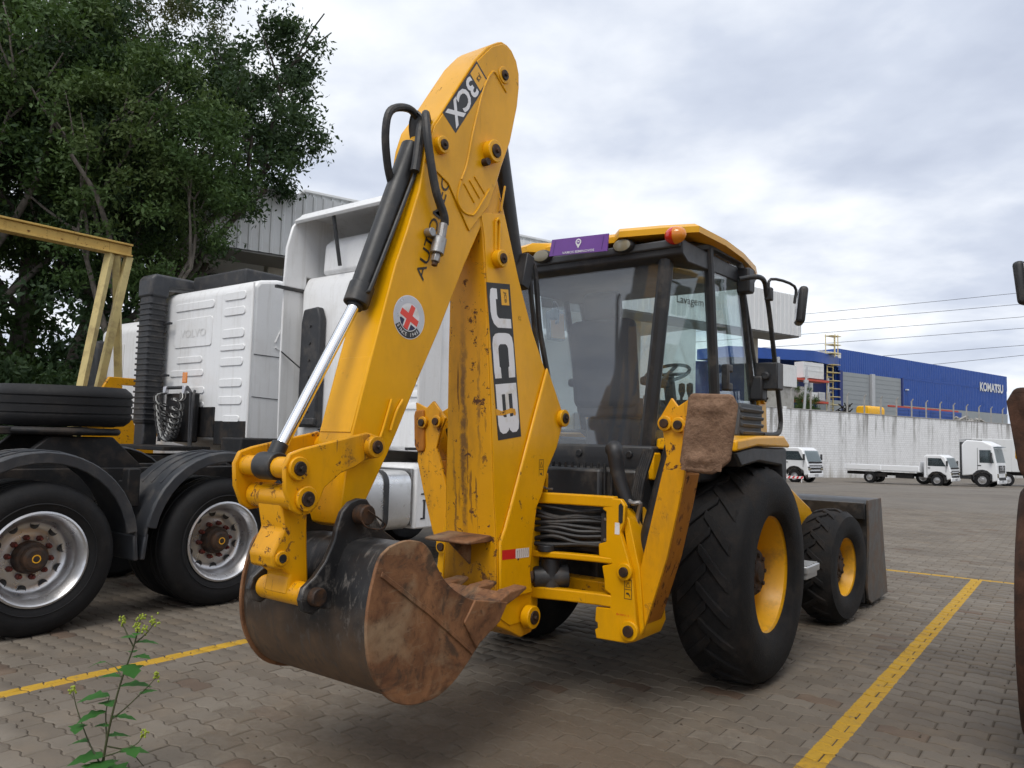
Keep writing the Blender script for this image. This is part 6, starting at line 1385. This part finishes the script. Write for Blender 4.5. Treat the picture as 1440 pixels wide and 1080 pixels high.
for (k, x, y, rz, s) in ((3, -10.6, 18.2, 1.2, 1.0), (2, -13.2, 19.5, 2.0, 1.0), (1, -11.9, 16.8, 4.0, .98), (0, -14.6, 23.0, 3.0, 1.05), (3, -16.2, 18.6, 5.2, 1.1), (2, -11.4, 22.5, .7, 1.05), (1, -8.7, 17.2, 2.9, .82), (0, -18.8, 21.5, 1.1, 1.1), (2, -16.0, 25.5, 4.4, 1.1), (3, -12.2, 24.5, 2.2, .95), (1, -14.2, 16.2, .2, .9)):
    tree(k, x, y, rz, s, ['tall dark tree in the row of woodland trees behind the parked trucks', 'lighter green tree with a pale trunk in the row behind the parked trucks', 'thin olive tree with sparse foliage in the row behind the parked trucks', 'tall dark tree in the row of woodland trees behind the parked trucks'][k], ['dark woodland trees', 'light green woodland trees', 'olive woodland trees', 'dark woodland trees'][k])
# undergrowth at the foot of the trees
ug = [leaf_mesh('foliage', [(random.Random(k*7+j).uniform(-1.5, 1.5), random.Random(k*9+j+50).uniform(-.9, .9), abs(random.Random(k*5+j+99).gauss(0, 1.5))) for j in range(75)], 120, .42, .16, 70+k) for k in range(2)]
for m_, nm in zip(ug, ('leaf_mid', 'leaf_dark')): m_.materials.append(M[nm])
for i, (x, y, s) in enumerate(((-13.5, 16.5, 1.2), (-11.2, 15.6, 1.0), (-15.8, 17.5, 1.3), (-9.3, 16.4, 1.0), (-12.4, 20.5, 1.3), (-17.5, 18.5, 1.4), (-7.4, 18.2, 1.1), (-10.2, 18.6, 1.3), (-14.9, 20.8, 1.4))):
    o = put('bush', ug[i % 2], None, None); o.location = (x, y, 0); o.rotation_euler = (0, 0, i*1.3); o.scale = (s, s, s*1.1)
    tag(o, ['bright green bush at the foot of the woodland trees', 'dark green bush at the foot of the woodland trees'][i % 2], 'bush', ['bright undergrowth', 'dark undergrowth'][i % 2])
o = put('bush', ug[0], None, None); pq = WA+UD*10+VD*5.3; o.location = (pq.x, pq.y, 4.7); o.scale = (.7, .7, .9); tag(o, 'small bush on the terrace under the blue canopy', 'bush')
# ---- weed in the foreground
WE = empty('weed', (-1.66, 3.30, 0)); tag(WE, 'spindly green flowering weed growing from the paving', 'weed')
simple('stem_green', (.05, .055, .02), .6, 0, .3, 20)
simple('flower_yellow', (.26, .32, .03), .6, 0, .3, 40)
rg = random.Random(12)
def stem(P, r0, r1, nm='stem'): return MB().tube(smooth_path(P, 5), [r0, r1], 7).build(nm, 'stem_green', WE)
main = [(0.0, 0, 0), (.01, .0, .12), (.03, .0, .26), (.055, .01, .40), (.10, .01, .55), (.12, .01, .66)]
stem(main, .006, .0025)
br = [[(.015, 0, .16), (-.01, .03, .26), (-.005, .04, .33)], [(.03, 0, .25), (.09, -.01, .30), (.17, -.02, .38), (.215, -.02, .43)], [(.0, 0, .06), (-.07, .02, .15), (-.13, .03, .27), (-.155, .03, .35)], [(.10, .01, .54), (.06, .02, .60), (.035, .02, .645)], [(.105, .01, .56), (.15, .0, .60), (.185, 0, .645)], [(.01, 0, .10), (.08, -.03, .13), (.16, -.05, .17), (.19, -.05, .21)], [(.055, .01, .42), (.02, .03, .45), (-.03, .04, .47)], [(.02, 0, .14), (.09, .05, .10), (.14, .08, .03)]]
for b in br: stem(b, .0035, .0016, 'branch')
def leaf(p, d, ln, wd, droop=.3):
    p = Vector(p); d = Vector(d).normalized(); sdv = d.cross(Vector((0, 0, 1))).normalized(); V = []; n = 7
    for k in range(n+1):
        u = k/n; c_ = p+d*ln*u+Vector((0, 0, -droop*ln*u*u)); ww = 2.0*wd*(math.sin(math.pi*min(1, u*1.02+.03))**.8)*(1+.28*math.sin(k*2.6)); V += [c_-sdv*ww+Vector((0, 0, .12*ww)), c_, c_+sdv*ww+Vector((0, 0, .12*ww))]
    F = []
    for k in range(n): F += [(3*k, 3*k+1, 3*k+4, 3*k+3), (3*k+1, 3*k+2, 3*k+5, 3*k+4)]
    MB().add(V, F).build('leaf', 'leaf_weed', WE, smooth=60)
for (p, d, ln, wd) in (((-.005, .04, .33), (-1, -.2, .1), .13, .026), ((-.01, .03, .27), (-.8, -.6, .0), .11, .02), ((.075, .01, .47), (.6, -.6, -.1), .09, .022), ((.03, .0, .26), (1, .2, .1), .10, .012), ((.02, 0, .22), (-1, .4, .1), .10, .012), ((.10, .01, .56), (1, .3, .2), .10, .012), ((.055, .01, .42), (-1, .1, .15), .12, .014), ((.01, 0, .10), (-.9, -.3, .1), .14, .03), ((.0, 0, .05), (.9, -.4, .2), .16, .03), ((.0, .0, .04), (-.4, .8, .2), .14, .028), ((.08, -.03, .13), (.8, .4, .1), .12, .018), ((.02, 0, .18), (.6, .7, .0), .10, .016), ((-.07, .02, .15), (-1, .2, .0), .10, .015), ((.1, .01, .52), (-.5, .7, .1), .07, .012), ((.115, .01, .60), (.2, -.8, .3), .06, .01), ((-.03, .04, .47), (-1, 0, -.1), .08, .01), ((.05, .01, .38), (.9, .3, .2), .13, .018), ((.03, 0, .3), (-.7, .6, .2), .12, .016), ((.09, .01, .5), (.9, -.2, .3), .10, .014), ((.15, -.02, .36), (.5, .8, .2), .09, .012), ((-.11, .02, .22), (.3, -.9, .2), .10, .015), ((.12, -.03, .15), (.6, -.7, .2), .11, .016), ((.0, 0, .08), (.3, -1, .2), .15, .026), ((.11, .01, .58), (-.9, -.2, .3), .07, .012)): leaf(p, d, ln, wd)
for p in ((.12, .01, .665), (.035, .02, .65), (.185, 0, .65), (.215, -.02, .435), (-.155, .03, .355), (.19, -.05, .215), (.105, .01, .63), (.14, .01, .61)):
    mb = MB()
    for k in range(16):
        c_ = Vector(p)+Vector((rg.gauss(0, .008), rg.gauss(0, .008), rg.gauss(0, .010))); mb.lathe([(.0004, -.005), (.0045, -.001), (.004, .003), (.0004, .006)], c_, 'z', 5)
    mb.build('flower_head', 'flower_yellow', WE)
# ---- litter and grit on the paving
rg = random.Random(77); gm = MB()
for k in range(420):
    x = rg.uniform(-3, 3.5); y = rg.uniform(3.0, 9.0); r_ = rg.uniform(.003, .009)
    gm.lathe([(.0004, .0), (r_, .0), (r_*.6, r_*.8), (.0004, r_)], (x, y, .004), 'z', 5)
go = gm.build('grit', 'joint_sand', None); tag(go, 'scattered grit and small stones on the paving', 'grit', kind='stuff')

# ---- keep the tree at thing > part > sub-part: anything deeper hangs directly under its part
def flatten():
    def depth(o):
        d = 1
        while o.parent: o = o.parent; d += 1
        return d
    deep = sorted((o for o in bpy.data.objects if depth(o) > 3), key=depth)
    for o in deep:
        while depth(o) > 3:
            p = o.parent; mb = p.matrix_basis @ o.matrix_basis; o.parent = p.parent; o.matrix_basis = mb
flatten()
